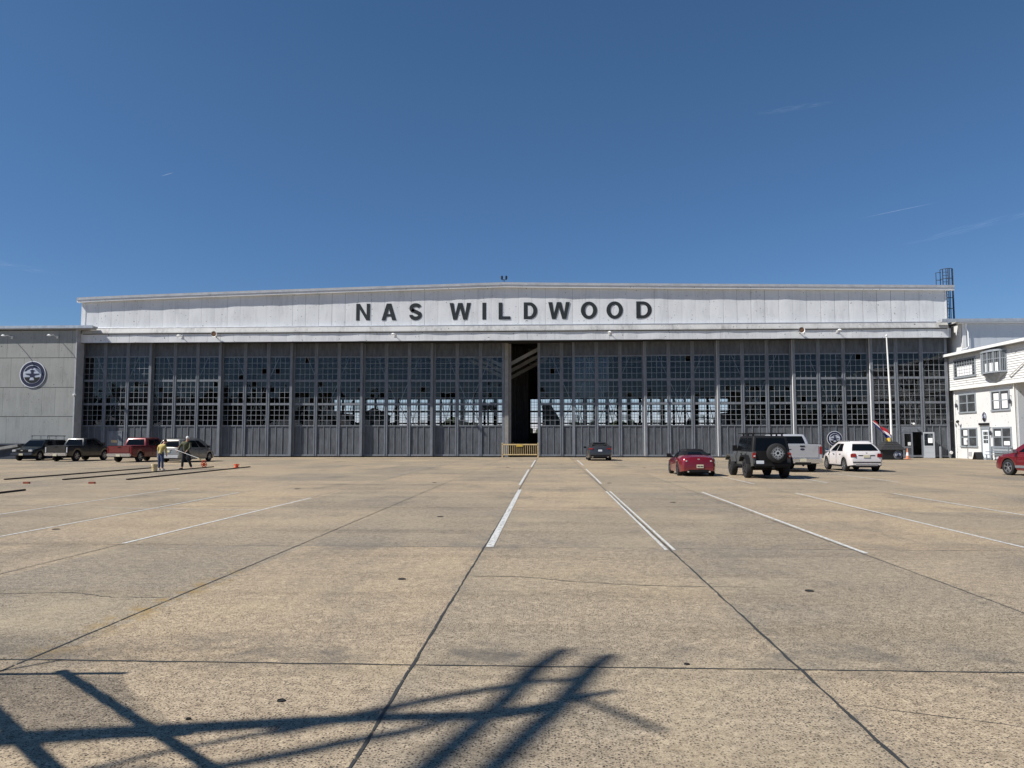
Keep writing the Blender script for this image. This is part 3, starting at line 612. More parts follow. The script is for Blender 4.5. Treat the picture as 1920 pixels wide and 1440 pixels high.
# door leaves
ZT, ZB = 10.74, .10
ROWS = [(2.98, 4.86), (5.06, 7.08), (7.28, 9.36)]
def door_leaf(x0, x1, y, seed, entrance=None):
    rnd = random.Random(seed); wd = x1-x0; st = .24; mu = .34
    cw = (wd-2*st-2*mu)/3; cols = [(x0+st+i*(cw+mu), x0+st+i*(cw+mu)+cw) for i in range(3)]
    b = WB()
    # stiles and mullions
    for a, c, dy in ((x0, x0+st, 0), (x1-st, x1, 0)): b.box(a, c, y, y+.26, ZB, ZT)
    for i in (0, 1):
        a = cols[i][1]; c = cols[i+1][0]
        b.box(a, c, y+.012, y+.16, ZB, ZT); b.box(a+.05, a+.11, y-.02, y+.012, ZB+.1, ZT); b.box(c-.11, c-.05, y-.02, y+.012, ZB+.1, ZT)
    for ci, (a, c) in enumerate(cols):
        for z0, z1 in ((2.88, 2.98), (4.86, 5.06), (7.08, 7.28), (9.36, 9.48)): b.box(a, c, y+.02, y+.14, z0, z1)
        b.box(a, c, y+.03, y+.10, ZB, .26)
        b.box(a, c, y+.06, y+.12, 9.48, ZT, 1)
        # lower boards with cover strips, some a little out of line
        if entrance and ci in entrance['skip']: continue
        nb = 3
        for k in range(nb):
            p, q = a+(c-a)*k/nb, a+(c-a)*(k+1)/nb; dy = rnd.uniform(0, .02)
            b.box(p+.012, q-.012, y+.07+dy, y+.10+dy, .26, 2.88, 1)
            if k: b.box(p-.025, p+.025, y+.035, y+.068, .26, 2.88, 0)
        b.box(a, c, y+.125, y+.13, .26, 2.88, 2)
    if entrance: entrance['extra'](b, cols, y)
    if x0 > 5: b.box(x0-.012, x0, y+.02, y+.2, .15, ZT, 3)     # pale edge strip, sunlight on the left edge painted into the colour
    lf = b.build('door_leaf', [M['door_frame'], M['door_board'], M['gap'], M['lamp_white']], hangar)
    # steel bracing behind the panes
    b = WB(); xc = (x0+x1)/2; yb = y+.24
    for s_ in (-1, 1):
        b.bar((xc+s_*wd*.30, yb, 9.4), (xc+s_*.10, yb, 5.0), .07, .05)
        b.bar((xc+s_*.10, yb, 5.0), (xc+s_*wd*.36, yb, .4), .07, .05)
    b.build('brace', M['muntin'], lf)
    for ci, (a, c) in enumerate(cols):
        for ri, (z0, z1) in enumerate(ROWS):
            q = WB(); mw = .0135
            for k in range(1, 4):
                xx = a+(c-a)*k/4; q.box(xx-mw, xx+mw, y+.05, y+.085, z0, z1, 0)
                zz = z0+(z1-z0)*k/4; q.box(a, c, y+.053, y+.082, zz-mw, zz+mw, 0)
            for i in range(4):
                for j in range(4):
                    p, r_ = a+(c-a)*i/4, a+(c-a)*(i+1)/4; s0, s1 = z0+(z1-z0)*j/4, z0+(z1-z0)*(j+1)/4
                    t1, t2 = rnd.gauss(0, .0022), rnd.gauss(0, .0022)
                    if rnd.random() < .004: continue
                    q.quad((p, y+.068-t1, s0), (r_, y+.068+t1, s0), (r_, y+.068+t1+t2, s1), (p, y+.068-t1+t2, s1), 2 if rnd.random() < .09 else 1)
            q.build('window', [M['muntin'], M['glass'], M['glass_dirty']], lf, fix=False)
    return lf
tr = [70.2+.35*i for i in range(6)]
LE = [(-44.12,-37.4), (-37.55,-30.86), (-30.98,-24.16), (-24.25,-17.55), (-17.62,-10.95), (-10.98,-4.22)]
RE = [(-1.11,5.55), (2.12,8.82), (8.74,15.42), (15.33,22.12), (22.03,28.86), (28.78,35.55)]
def person_door(b, cols, y):
    a, c = cols[1]
    b.box(a, c, y+.07, y+.10, 2.42, 2.88, 1); b.box(a, -41.42, y+.07, y+.10, .26, 2.42, 1); b.box(-40.02, c, y+.07, y+.10, .26, 2.42, 1)
    for p, q in ((-41.42, -41.34), (-40.10, -40.02)): b.box(p, q, y+.03, y+.12, .1, 2.36, 0)
    b.box(-41.42, -40.02, y+.03, y+.12, 2.36, 2.44, 0)
def entrance(b, cols, y):
    a, c = cols[1]          # double door with a panel above
    b.box(a, c, y+.05, y+.10, 2.66, 2.88, 0); b.box(a, 31.42, y+.05, y+.10, .02, 2.66, 0); b.box(33.2, c, y+.05, y+.10, .02, 2.66, 0)
    b.box(31.42, 33.2, y+.03, y+.14, 2.32, 2.66, 0)
for i, (a, c) in enumerate(LE):
    lf = door_leaf(a, c, tr[i], 11+i, dict(skip=(1,), extra=person_door) if i == 0 else None)
    if i == 0:
        y = tr[0]; q = WB(); q.box(-41.33, -40.11, y+.05, y+.09, .06, 2.35); q.box(-41.29, -40.15, y+.035, y+.05, .5, .56); q.box(-41.29, -40.15, y+.035, y+.05, 2.26, 2.31)
        pd = q.build('personnel_door', M['door_frame'], lf)
        q = WB(); q.box(-41.05, -40.48, y+.02, y+.034, 1.36, 1.60); q.build('notice', M['yellow'], pd)
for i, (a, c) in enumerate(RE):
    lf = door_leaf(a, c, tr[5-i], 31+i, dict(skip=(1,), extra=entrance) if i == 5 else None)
    if i == 5:
        y = tr[0]
        q = WB()
        q.box(31.44, 31.58, y+.04, y+.09, .02, 2.3); q.box(32.16, 32.30, y+.04, y+.09, .02, 2.3); q.box(31.58, 32.16, y+.04, y+.09, 2.16, 2.3); q.box(31.58, 32.16, y+.04, y+.09, .90, 1.04); q.box(31.58, 32.16, y+.04, y+.09, .02, .3)
        q.box(31.58, 32.16, y+.055, y+.075, .3, .9, 1)
        d = q.build('entrance_door', [M['door_frame'], M['door_board']], lf); d['label'] = 'closed left entrance door with a glazed upper half'
        q = WB(); q.box(31.58, 32.16, y+.06, y+.07, 1.04, 2.16); q.build('pane', M['carglass'], d)
        q = WB(); q.box(31.86, 32.12, y+.035, y+.04, 1.12, 1.42); q.build('notice', M['paper'], d)
        # right leaf swung outwards
        q = WB(); hx, hy = 33.18, y+.02; dx, dy = .74, -.55
        def ob(u0, u1, z0, z1, t=.045, mi=0, yo=0):
            p = Vector((hx+dx*u0, hy+dy*u0+yo, 0)); r_ = Vector((hx+dx*u1, hy+dy*u1+yo, 0)); nv = Vector((-dy, dx, 0))*t
            q.add([(*(v+nv*s).xy, z) for z in (z0, z1) for v, s in ((p, -.5), (r_, -.5), (r_, .5), (p, .5))], [(0,3,2,1),(4,5,6,7),(0,1,5,4),(1,2,6,5),(2,3,7,6),(3,0,4,7)], mi)
        ob(0, .12, .03, 2.3); ob(.88, 1, .03, 2.3); ob(.12, .88, 2.18, 2.3); ob(.12, .88, .98, 1.10); ob(.12, .88, .03, .16); ob(.12, .88, .50, .56); ob(.12, .88, .16, .98, .02, 0)
        d = q.build('entrance_door', [M['muntin'], M['door_board']], lf); d['label'] = 'right entrance door swung open'
        q = WB(); ob(.12, .88, 1.10, 2.18, .01); q.build('pane', M['glass'], d)
        q = WB(); ob(.42, .80, 1.35, 1.78, .008, 0, -.04); q.build('notice', M['paper'], d)
# peeling post at the end of the closed doors, seen in the gap
b = WB(); b.box(-4.20, -3.86, 71.90, 72.2, 1.15, 10.72, 0); b.box(-4.20, -3.86, 71.90, 72.2, .02, 1.15, 1); b.box(-3.86, -3.62, 72.25, 72.45, 1.15, 10.7, 0)
b.build('jamb_post', [M['inside_pale'], M['door_frame']], hangar)
# roof structure inside
def truss(y, z0=11.0, pale='inside_dark'):
    b = WB(); n = 14
    xs = [XL+.3+(XR-XL-.6)*k/n for k in range(n+1)]
    top = [min(roof_z(x)-.5, 15.3) for x in xs]; bot = [z0+.8*math.sin(math.pi*k/n) for k in range(n+1)]
    for k in range(n):
        b.bar((xs[k], y, bot[k]), (xs[k+1], y, bot[k+1]), .25, .35); b.bar((xs[k], y, top[k]), (xs[k+1], y, top[k+1]), .25, .35)
        b.bar((xs[k], y, bot[k] if k % 2 else top[k]), (xs[k+1], y, top[k+1] if k % 2 else bot[k+1]), .18, .22)
    for x in (XL+.6, XR-.6): b.box(x-.25, x+.25, y-.2, y+.2, 0, 11.2)
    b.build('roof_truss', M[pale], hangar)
for y in (76, 84, 92, 101, 110, 120, 130, 142): truss(y)
for y, z in ((73.2, 10.5), (75.6, 10.1), (78.2, 9.7)):
    b = WB(); b.bar((-4.3, y, z-1.95), (-.2, y, z+.25), .10, .34)
    b.bar((-4.3, y, z-1.95), (-8.2, y, z+.1), .10, .3); b.build('knee_brace', M['inside_pale'], hangar)
# rear doors: posts, rails and glazing that the daylight comes through
b = WB(); RZ = [(2.9, 4.65), (4.95, 7.0), (7.35, 9.6)]; YR = 153.8
nx = 36; xs = [XL+.3+(XR-XL-.6)*k/nx for k in range(nx+1)]
for k, x in enumerate(xs):
    h_ = .42 if k % 3 == 0 else .22; b.box(x-h_, x+h_, YR-.35, YR, 0, 9.8)
for z0, z1 in ((0, 2.9), (4.65, 4.95), (7.0, 7.35), (9.6, 9.9)): b.box(XL+.3, XR-.3, YR-.14, YR-.02, z0, z1)
for k in range(nx):
    a, c = xs[k], xs[k+1]
    for i in range(1, 4): xx = a+(c-a)*i/4; b.box(xx-.035, xx+.035, YR-.12, YR-.06, 2.9, 9.6)
    if k % 3 == 1:
        b.bar((a+.2, YR-.5, 9.4), ((a+c)/2, YR-.5, 5.0), .12); b.bar((c-.2, YR-.5, 9.4), ((a+c)/2, YR-.5, 5.0), .12)
        b.bar(((a+c)/2, YR-.5, 5.0), (a-1.6, YR-.5, .6), .12); b.bar(((a+c)/2, YR-.5, 5.0), (c+1.6, YR-.5, .6), .12)
for z0, z1 in RZ:
    for i in range(1, 4): zz = z0+(z1-z0)*i/4; b.box(XL+.3, XR-.3, YR-.115, YR-.065, zz-.035, zz+.035)
rd = b.build('rear_doors', M['muntin_dark'], hangar)
b = WB(); b.quad((XL+.3, YR-.09, 2.9), (XR-.3, YR-.09, 2.9), (XR-.3, YR-.09, 9.6), (XL+.3, YR-.09, 9.6)); b.build('glazing', M['glass_rear'], rd, fix=False)
# blocked-off stores along the left wall and the right wall inside
for a, c in ((XL+.6, -36), (30, XR-.6)):
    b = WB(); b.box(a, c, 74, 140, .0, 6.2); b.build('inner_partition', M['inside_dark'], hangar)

# ------------------------------------------------------------------ grey wing on the left
WL = wthing('wing_building', 'flat roofed grey clad building with round seal joining the hangar on its left', 'building', (-56, 68.9, 0))
rows = [(9.24, 11.80, -44.30), (6.48, 9.22, -45.10), (3.78, 6.46, -44.50), (.02, 3.76, -45.30)]
for i, (z0, z1, xe) in enumerate(rows):
    sheets('cladding', xe-1.25*30, xe, z0+.012, z1-.012, 68.9, M['annex_grey'], pitch=1.25, bulge=.008, parent=WL, seed=50+i)
    sheets('cladding', xe, -43.95, z0+.012, z1-.012, 68.9, M['annex_grey'], pitch=1.25, bulge=.004, parent=WL, seed=60+i)
b = WB(); b.box(-90, -43.96, 68.93, 110, 0, 11.9); b.build('backing_wall', M['gap'], WL)
b = WB(); b.box(-43.96, -43.84, 68.86, 70.0, 0, 11.9); b.build('corner_board', M['trim_grey'], WL)
b = WB(); b.box(-90, -42.2, 68.45, 69.34, 11.98, 12.14); b.box(-90, -43.2, 69.34, 111, 11.98, 12.14); b.box(-90, -42.28, 68.55, 69.3, 11.86, 11.98, 1); b.box(-90, -42.15, 68.40, 68.48, 11.93, 12.18, 2)
b.build('roof', [M['trim_grey'], M['trim_grey'], M['metal_trim']], WL)
# ------------------------------------------------------------------ right wing behind the office
WR = wthing('wing_building', 'pale grey taller wing rising behind the white office at the hangar right end', 'building', (50, 68.8, 0))
sheets('cladding', 36.25, 75, 6.0, 11.78, 68.8, M['annex_white'], pitch=1.42, bulge=.012, parent=WR, seed=71)
b = WB(); b.box(36.2, 75, 68.84, 110, 0, 11.85); b.build('wall', M['white_clean'], WR)
b = WB(); b.box(36.2, 36.5, 68.72, 68.9, 6, 11.8); b.build('corner_board', M['white_clean'], WR)
b = WB(); b.box(34.4, 75, 68.35, 69.3, 11.98, 12.12); b.box(35.98, 75, 69.3, 111, 11.98, 12.12); b.box(34.35, 75, 68.30, 68.36, 11.90, 12.18, 1); b.box(34.3, 34.38, 68.3, 69.3, 11.90, 12.16, 1); b.box(35.8, 75, 68.4, 68.9, 11.80, 11.96, 0)
b.build('roof', [M['white_clean'], M['metal_trim']], WR)
b = WB(); b.tube([(36.45, 68.55, 11.8), (36.45, 68.62, 11.4), (36.62, 68.62, 11.0), (36.62, 68.62, 9.75), (36.3, 68.4, 9.55), (35.7, 68.2, 9.4), (35.55, 68.2, 9.1)], .06, 8); b.build('downpipe', M['lamp_white'], WR, smooth=True)

# ------------------------------------------------------------------ white office building, its long side facing left
OX = 36.05; UX = 35.72
OF = wthing('office_building', 'white two storey office with clapboard upper floor, bay window and grey window frames', 'building', (38, 65.8, 0))
b = WB(); b.box(OX, OX+8, 61.2, 70.4, 0, 6.1); b.build('wall', M['white_clean'], OF)
b = WB(); b.box(UX+.06, OX+8, 52, 70.4, 6.12, 9.0)
b.box(UX+.02, OX+8, 52, 70.4, 6.02, 6.12)
z = 6.14
while z < 8.98:
    z1 = min(z+.195, 8.99)
    b.prism([(UX-.005, z), (UX+.06, z), (UX+.06, z1), (UX+.028, z1)], 52, 70.42, 'xz') if False else b.add(
        [(UX-.012, 52, z), (UX-.012, 70.42, z), (UX+.03, 70.42, z1), (UX+.03, 52, z1), (UX+.06, 52, z), (UX+.06, 70.42, z)], [(0, 3, 2, 1), (0, 1, 5, 4)])
    z = z1
b.box(UX-.02, UX+.1, 70.38, 70.5, 6.1, 9.0)
b.build('clapboard', M['white_clean'], OF)
b = WB(); b.prism([(UX-.48, 9.02), (UX-.48, 9.18), (OX+4, 9.32), (OX+8.4, 9.2), (OX+8.4, 9.0), (UX, 9.0)], 51.5, 70.7, 'xz'); b.build('roof', M['trim_grey'], OF)
b = WB(); b.box(UX-.58, UX-.46, 51.4, 70.8, 8.98, 9.20); b.box(UX-.5, UX, 51.5, 70.6, 8.985, 9.015, 1); b.box(UX-.03, UX+.0, 52, 70.45, 6.0, 6.13, 0)
b.build('gutter', [M['lamp_white'], M['trim_grey']], OF)
b = WB(); b.tube([(UX-.5, 57.8, 9.0), (UX-.12, 58.0, 8.7), (UX-.12, 59.2, 7.5), (UX-.14, 61.05, 6.6), (OX-.09, 61.25, 6.1), (OX-.09, 61.25, 0)], .055, 8); b.build('downpipe', M['lamp_white'], OF, smooth=True)
b = WB(); b.tube([(OX-.05, 70.1, 5.9), (OX-.05, 70.1, 0)], .04, 8); b.build('downpipe', M['lamp_white'], OF, smooth=True)
b = WB(); b.box(OX+.1, OX+8, 61.14, 61.2, 0, 6.0); b.build('end_wall', M['annex_white'], OF)
def side_window(y0, y1, z0, z1, x=OX, sashes=2, blind=None, cross=True, grid=0):
    """window set in a wall that faces -x; Y runs y0..y1"""
    fr = WB(); t = .13
    fr.box(x-.06, x+.02, y0, y0+t, z0, z1); fr.box(x-.06, x+.02, y1-t, y1, z0, z1); fr.box(x-.06, x+.02, y0+t, y1-t, z1-t, z1); fr.box(x-.09, x+.02, y0-.05, y1+.05, z0-.06, z0+.07)
    pw = (y1-y0-2*t)/sashes
    for k in range(1, sashes): yy = y0+t+pw*k; fr.box(x-.055, x+.02, yy-.07, yy+.07, z0+.07, z1-t)
    if cross: fr.box(x-.045, x+.01, y0+t, y1-t, (z0+z1)/2-.035, (z0+z1)/2+.035)
    if grid:
        for k in range(1, grid): yy = y0+t+(y1-y0-2*t)*k/grid; fr.box(x-.04, x, yy-.018, yy+.018, z0+.07, z1-t)
        for k in range(1, 5): zz = z0+.07+(z1-t-z0-.07)*k/5; fr.box(x-.038, x-.002, y0+t, y1-t, zz-.015, zz+.015)
    f = fr.build('window', M['office_trim'], OF)
    q = WB(); q.box(x-.02, x-.012, y0+t, y1-t, z0+.07, z1-t); q.build('pane', M['pane_grey'], f)
    if blind:
        q = WB()
        for (u0, u1, v0, v1) in blind: q.box(x-.028, x-.022, y0+(y1-y0)*u0, y0+(y1-y0)*u1, z0+(z1-z0)*v0, z0+(z1-z0)*v1)
        q.build('blind', M['paper'], f)
    return f
side_window(65.95, 69.45, 7.03, 8.62, x=UX, sashes=1, cross=False, grid=8, blind=[(.15,.85,.08,.6)])
side_window(66.75, 69.45, 3.98, 5.62, blind=None)
side_window(61.95, 64.5, 3.98, 5.62, blind=[(.12,.42,.1,.8), (.58,.86,.1,.85)])
side_window(66.75, 69.4, 1.04, 2.66, blind=[(.58,.82,.1,.45), (.58,.82,.58,.88)])
side_window(61.9, 64.45, 1.04, 2.66, blind=[(.12,.42,.1,.3), (.58,.88,.55,.8)])
# bay window on a faceted bracket
b = WB(); yc = 63.1; bw = 1.5; dp = .62
def bay(k, n=6): a = math.pi*k/n; return (UX-dp*math.sin(a)**.7 if 0 < k < n else UX, yc-bw*math.cos(a))
for k in range(6):
    (xa, ya), (xb, yb_) = bay(k), bay(k+1)
    b.bar((xa, ya, 6.95), (xa, ya, 8.75), .10); b.bar((xa, ya, 8.05), (xb, yb_, 8.05), .05); b.bar((xa, ya, 7.0), (xb, yb_, 7.0), .12); b.bar((xa, ya, 8.7), (xb, yb_, 8.7), .14)
    for u in (.33, .66): b.bar((xa+(xb-xa)*u, ya+(yb_-ya)*u, 7.0), (xa+(xb-xa)*u, ya+(yb_-ya)*u, 8.7), .03)
    b.add([(xa-.0, ya, 6.9), (xb, yb_, 6.9), (UX, yc, 6.15)], [(0, 1, 2)])
    b.add([(xa, ya, 8.78), (xb, yb_, 8.78), (UX, yc, 8.98)], [(0, 1, 2)])
f = b.build('bay_window', M['office_trim'], OF)
q = WB()
for k in range(6):
    (xa, ya), (xb, yb_) = bay(k), bay(k+1)
    q.quad((xa+.03, ya, 7.0), (xb+.03, yb_, 7.0), (xb+.03, yb_, 8.7), (xa+.03, ya, 8.7))
q.build('pane', M['pane_grey'], f)
q = WB()
for k in range(1, 5):
    (xa, ya), (xb, yb_) = bay(k), bay(k+1)
    q.quad((xa+.02, ya+(yb_-ya)*.2, 7.05), (xb+.02, ya+(yb_-ya)*.8, 7.05), (xb+.02, ya+(yb_-ya)*.8, 7.75), (xa+.02, ya+(yb_-ya)*.2, 7.75))
q.build('blind', M['paper'], f)
# front door
b = WB(); b.box(OX-.05, OX+.02, 66.0, 66.2, 0, 2.62); b.box(OX-.05, OX+.02, 64.85, 65.05, 0, 2.62); b.box(OX-.07, OX+.02, 64.85, 66.2, 2.5, 2.72); b.box(OX-.5, OX, 64.6, 66.5, 0, .14)
fd = b.build('door_frame', M['office_trim'], OF)
q = WB(); q.box(OX-.03, OX-.005, 65.06, 65.99, .16, 2.48); d = q.build('door', M['door_white'], fd)
b = WB()
for i in range(3):
    for j in range(3): b.box(OX-.04, OX-.031, 65.2+i*.22, 65.37+i*.22, 1.35+j*.34, 1.62+j*.34)
b.build('door_light', M['carglass'], fd)
b = WB(); b.box(OX-.12, OX-.02, 64.9, 66.35, 2.84, 3.02); b.build('name_board', M['black'], OF)
b = WB(); b.box(OX-.04, OX-.002, 67.75, 68.2, .25, .6); b.build('vent', M['trim_grey'], OF)
b = WB(); b.box(37.4, 38.7, 61.06, 61.14, 1.0, 2.2); b.box(37.3, 38.8, 61.04, 61.09, 2.2, 2.3); b.box(38.0, 38.08, 61.05, 61.14, 1.0, 2.2)
f = b.build('window', M['office_trim'], OF)

def wall_lamp(y, z, label, nm='wall_lantern', x=OX):
    o = wthing(nm, label, 'lamp', (x, y, z))
    q = WB(); q.tube([(x, y, z+.5), (x-.12, y, z+.55), (x-.16, y, z+.3)], .02, 6); q.build('bracket', M['black'], o)
    q = WB(); q.lathe([(.03, .3), (.1, .2), (.09, -.05), (.05, -.1)], (x-.16, y, z), n=8); q.build('lantern', M['steel_dark'], o)
wall_lamp(69.7, 4.55, 'small black hanging lantern on the white wall, far side of the office')
wall_lamp(61.75, 4.55, 'small black hanging lantern on the white wall, near corner of the office')
wall_lamp(64.6, 2.1, 'small lamp on the white wall beside the office door')
o = wthing('security_camera', 'black twin floodlight on the white office wall beside the hangar doors', 'security light', (OX, 69.6, 3.2))
q = WB(); q.tube([(OX, 69.6, 2.9), (OX-.1, 69.6, 3.1), (OX-.3, 69.6, 3.2)], .035, 6); q.build('bracket', M['black'], o)
for dy in (-.25, .25): q = WB(); q.lathe([(.06, 0), (.13, .22), (.12, .24)], (0, 0, 0), 'y', n=10); q.v = [(v[0]+OX-.35, 69.6+dy+v[1]*(-1 if dy < 0 else 1), v[2]+3.22) for v in q.v]; q.build('lamp_head', M['black'], o)

# ------------------------------------------------------------------ round seals
def seal(name, label, loc, r, rz=0, sx=1.0, full=True):
    """painted round board facing -y: ring of words, clouds, runway and a dark aeroplane"""
    o = thing(name, label, 'sign', loc, rz); ext = lambda mb, nm, m: mb.build(nm, m, o)
    def disc(rr, y, m, nm, dx=0, dz=0):
        q = MB(); q.lathe([(rr, y), (rr, y-.012)], (0, 0, 0), 'y', n=48); q.v = [(v[0]*sx+dx, v[1], v[2]+dz) for v in q.v]; return ext(q, nm, m)
    def poly(pts, y, m, nm):
        q = MB(); q.prism([(p[0]*r*sx, p[1]*r) for p in pts], y, y-.008); return ext(q, nm, m)
    disc(r, 0, M['sign_white'], 'rim'); disc(r*.94, -.013, M['navy'], 'ring'); disc(r*.70, -.026, M['sign_white'], 'inner_rim'); disc(r*.67, -.039, M['cloud'], 'cloud_field')
    arc = [(.66*math.cos(R(a)), .66*math.sin(R(a))) for a in range(28, 166, 6)]
    poly(arc+[(-.55,.22), (-.44,.26), (-.36,.34), (-.26,.36), (-.2,.42), (-.08,.44), (0,.40), (.1,.48), (.22,.50), (.34,.44), (.44,.42)], -.052, M['navy'], 'night_sky')
    arc = [(.66*math.cos(R(a)), .66*math.sin(R(a))) for a in range(205, 336, 6)]
    poly([(-.60,-.22)]+arc[1:]+[(.60,-.20), (.3,-.24), (.14,-.2), (-.1,-.2)], -.052, M['black'], 'ground_shape')
    poly([(-.56,.06), (.56,.06), (.56,-.0), (.2,-.08), (.14,-.24), (-.14,-.24), (-.2,-.08), (-.5,.0)], -.062, M['navy'], 'aeroplane_wing')
    poly([(-.08,.05), (-.1,.24), (-.22,.26), (-.1,.32), (.0,.36), (.1,.32), (.22,.28), (.1,.22), (.08,.05)], -.066, M['navy'], 'aeroplane_nose')
    if full:
        poly([(-.12,-.24), (.1,-.24), (.18,-.44), (-.2,-.44)], -.064, M['cloud'], 'pedestal')
        q = MB()
        def ring_text(word, a0, step, flip=False):
            for i, ch in enumerate(word):
                if ch == ' ': continue
                a = R(a0-i*step) if not flip else R(a0+i*step); t = r*(.755 if not flip else .88)
                up = Vector((math.cos(a), 0, math.sin(a)))*(-1 if flip else 1); ax = Vector((up.z, 0, -up.x))
                text_on(q, ch, r*.19, Vector((math.cos(a)*t*sx, -.018, math.sin(a)*t)), ax, up, bold=r*.004, depth=.004)
        ring_text('UNITED STATES NAVAL AIR STATION', 212, 8.2)
        ring_text('WILDWOOD', 222, 8.6, True); ring_text('N.J.', 305, 8.6, True)
        ext(q, 'wording', M['sign_white'])
    return o
seal('round_seal', 'large round navy and white seal of a naval air station on the grey clad wall', (-47.95, 68.83, 7.68), 1.24)
seal('round_seal', 'small round blue seal on the hangar door boards above the white crossover', (25.46, 70.20, 1.72), .68)
seal('oval_seal', 'little oval seal over the white office door', (OX-.01, 65.6, 3.52), .42, R(-90), .8, False)
seal('round_seal', 'pale round seal on the front of the black shingled box under the flagpole', (28.42, 64.47, .40), .33, 0, 1.0, False)

# ------------------------------------------------------------------ lights on the facade
def arm_light(x, y, z, out, label, group=None, m='lamp_white'):
    o = wthing('wall_light', label, 'lamp', (x, y, z), group)
    q = WB(); q.tube([(x, y, z), (x, y-out*.55, z+.12), (x-.02, y-out, z)], .035, 8); q.box(x-.09, x+.09, y-.03, y+.02, z-.12, z+.12); q.build('arm', M[m], o)
    q = WB(); q.lathe([(.06, .12), (.2, -.0), (.17, -.04), (.02, -.05)], (x-.02, y-out-.1, z), n=12); q.build('lamp_shade', M[m], o, smooth=True)
arm_light(-50.1, 68.85, 11.15, 1.05, 'white arm light on the grey clad wall, left of the large round seal')
arm_light(-45.75, 68.85, 11.15, 1.05, 'white arm light on the grey clad wall, right of the large round seal')
arm_light(-34.2, 69.42, 11.2, .45, 'small white lamp on the canopy above the silver minivan')
arm_light(-14.2, 69.42, 11.2, .45, 'small white lamp on the canopy below the first word of the lettering')
arm_light(5.45, 69.42, 11.25, .45, 'small white lamp on the canopy to the right of the open gap')
arm_light(25.7, 69.42, 11.3, .5, 'small white lamp on the canopy above the white crossover')
def horn(x, label):
    o = wthing('floodlight', label, 'lamp', (x, 69.3, 11.4)); q = WB(); q.tube([(x, 69.5, 11.1), (x, 69.1, 11.3)], .04, 6); q.build('bracket', M['steel_dark'], o)
    q = WB(); q.lathe([(.06, .4), (.14, .3), (.26, .02), (.28, 0), (.24, .03), (.1, .2)], (0, 0, 0), 'y', n=16, cap=False); q.v = [(v[0]+x, v[1]+68.85, v[2]+11.35) for v in q.v]; q.build('reflector', M['lamp_white'], o, smooth=True)
    q = WB(); q.lathe([(.235, .03), (.235, .04)], (0, 0, 0), 'y', n=16); q.v = [(v[0]+x, v[1]+68.86, v[2]+11.35) for v in q.v]; q.build('lens', M['rust'], o)
horn(-30.9, 'round rusty floodlight on the canopy between the third and second door leaves from the left')
horn(22.4, 'round rusty floodlight on the canopy above the white pickup')
o = wthing('ridge_beacon', 'pair of small dark lamps on a short stem at the roof ridge', 'beacon', (XC, HY, 16.0))
q = WB(); q.tube([(XC, HY, 15.9), (XC, HY, 16.35)], .035, 6); q.bar((XC-.2, HY, 16.35), (XC+.2, HY, 16.35), .05); q.build('stem', M['steel_dark'], o)
for dx in (-.2, .2): q = WB(); q.lathe([(.04, 16.35), (.10, 16.45), (.10, 16.68), (.03, 16.74)], (XC+dx, HY, 0), n=10); q.build('lamp', M['black'], o)
o = wthing('door_lamp', 'small round white lamp over the open entrance doors', 'lamp', (32.3, 70.1, 2.9)); q = WB(); q.tube([(32.2, 70.2, 3.1), (32.25, 70.0, 3.1)], .025, 6); q.build('bracket', M['lamp_white'], o)
q = WB(); q.lathe([(.02, .14), (.1, .06), (.11, 0), (.05, -.08), (.01, -.1)], (32.32, 69.95, 3.0), n=12); q.build('globe', M['lamp_white'], o, smooth=True)
q = WB(); WB.off = Vector((-43.85, 68.8, 5.8)); q.box(-43.98, -43.72, 68.72, 68.86, 5.7, 5.86); q.box(-43.9, -43.8, 68.66, 68.72, 5.72, 5.84)
tag(q.build('sensor', M['lamp_white'], loc=(-43.85, 68.8, 5.8)), 'tiny white sensor box on the corner of the grey clad wall', 'sensor')

# ladder with safety cage up the hangar side
lx, ly = 36.75, 71.3
o = wthing('caged_ladder', 'blue steel ladder in a tall safety cage at the hangar right end', 'ladder', (lx, ly, 12.1))
q = WB()
for dx in (-.24, .24): q.bar((lx+dx-.35, ly+.3, 12.0), (lx+dx-.35, ly+.3, 17.3), .06)
for k in range(17): q.bar((lx-.59, ly+.3, 12.2+k*.3), (lx-.11, ly+.3, 12.2+k*.3), .035)
q.build('rails', M['steel_dark'], o)
q = WB()
for z in (12.5, 13.5, 14.5, 15.4, 16.3, 17.2):
    q.tube([(lx-.35+.52*math.cos(R(a)), ly+.1-.62*math.sin(R(a))+.1, z) for a in range(0, 181, 20)], .035, 5, cap=False)
for a in range(0, 181, 30): q.bar((lx-.35+.52*math.cos(R(a)), ly+.2-.62*math.sin(R(a)), 12.3), (lx-.35+.52*math.cos(R(a)), ly+.2-.62*math.sin(R(a)), 17.2), .05)
q.build('cage', M['steel_dark'], o)
q = WB(); q.tube([(lx-1.35, ly, 15.4), (lx-1.35, ly, 16.9), (lx-.9, ly, 16.9)], .04, 6); q.bar((lx-1.35, ly, 16.2), (lx-.9, ly, 16.2), .05); q.build('handrail', M['steel_dark'], o)

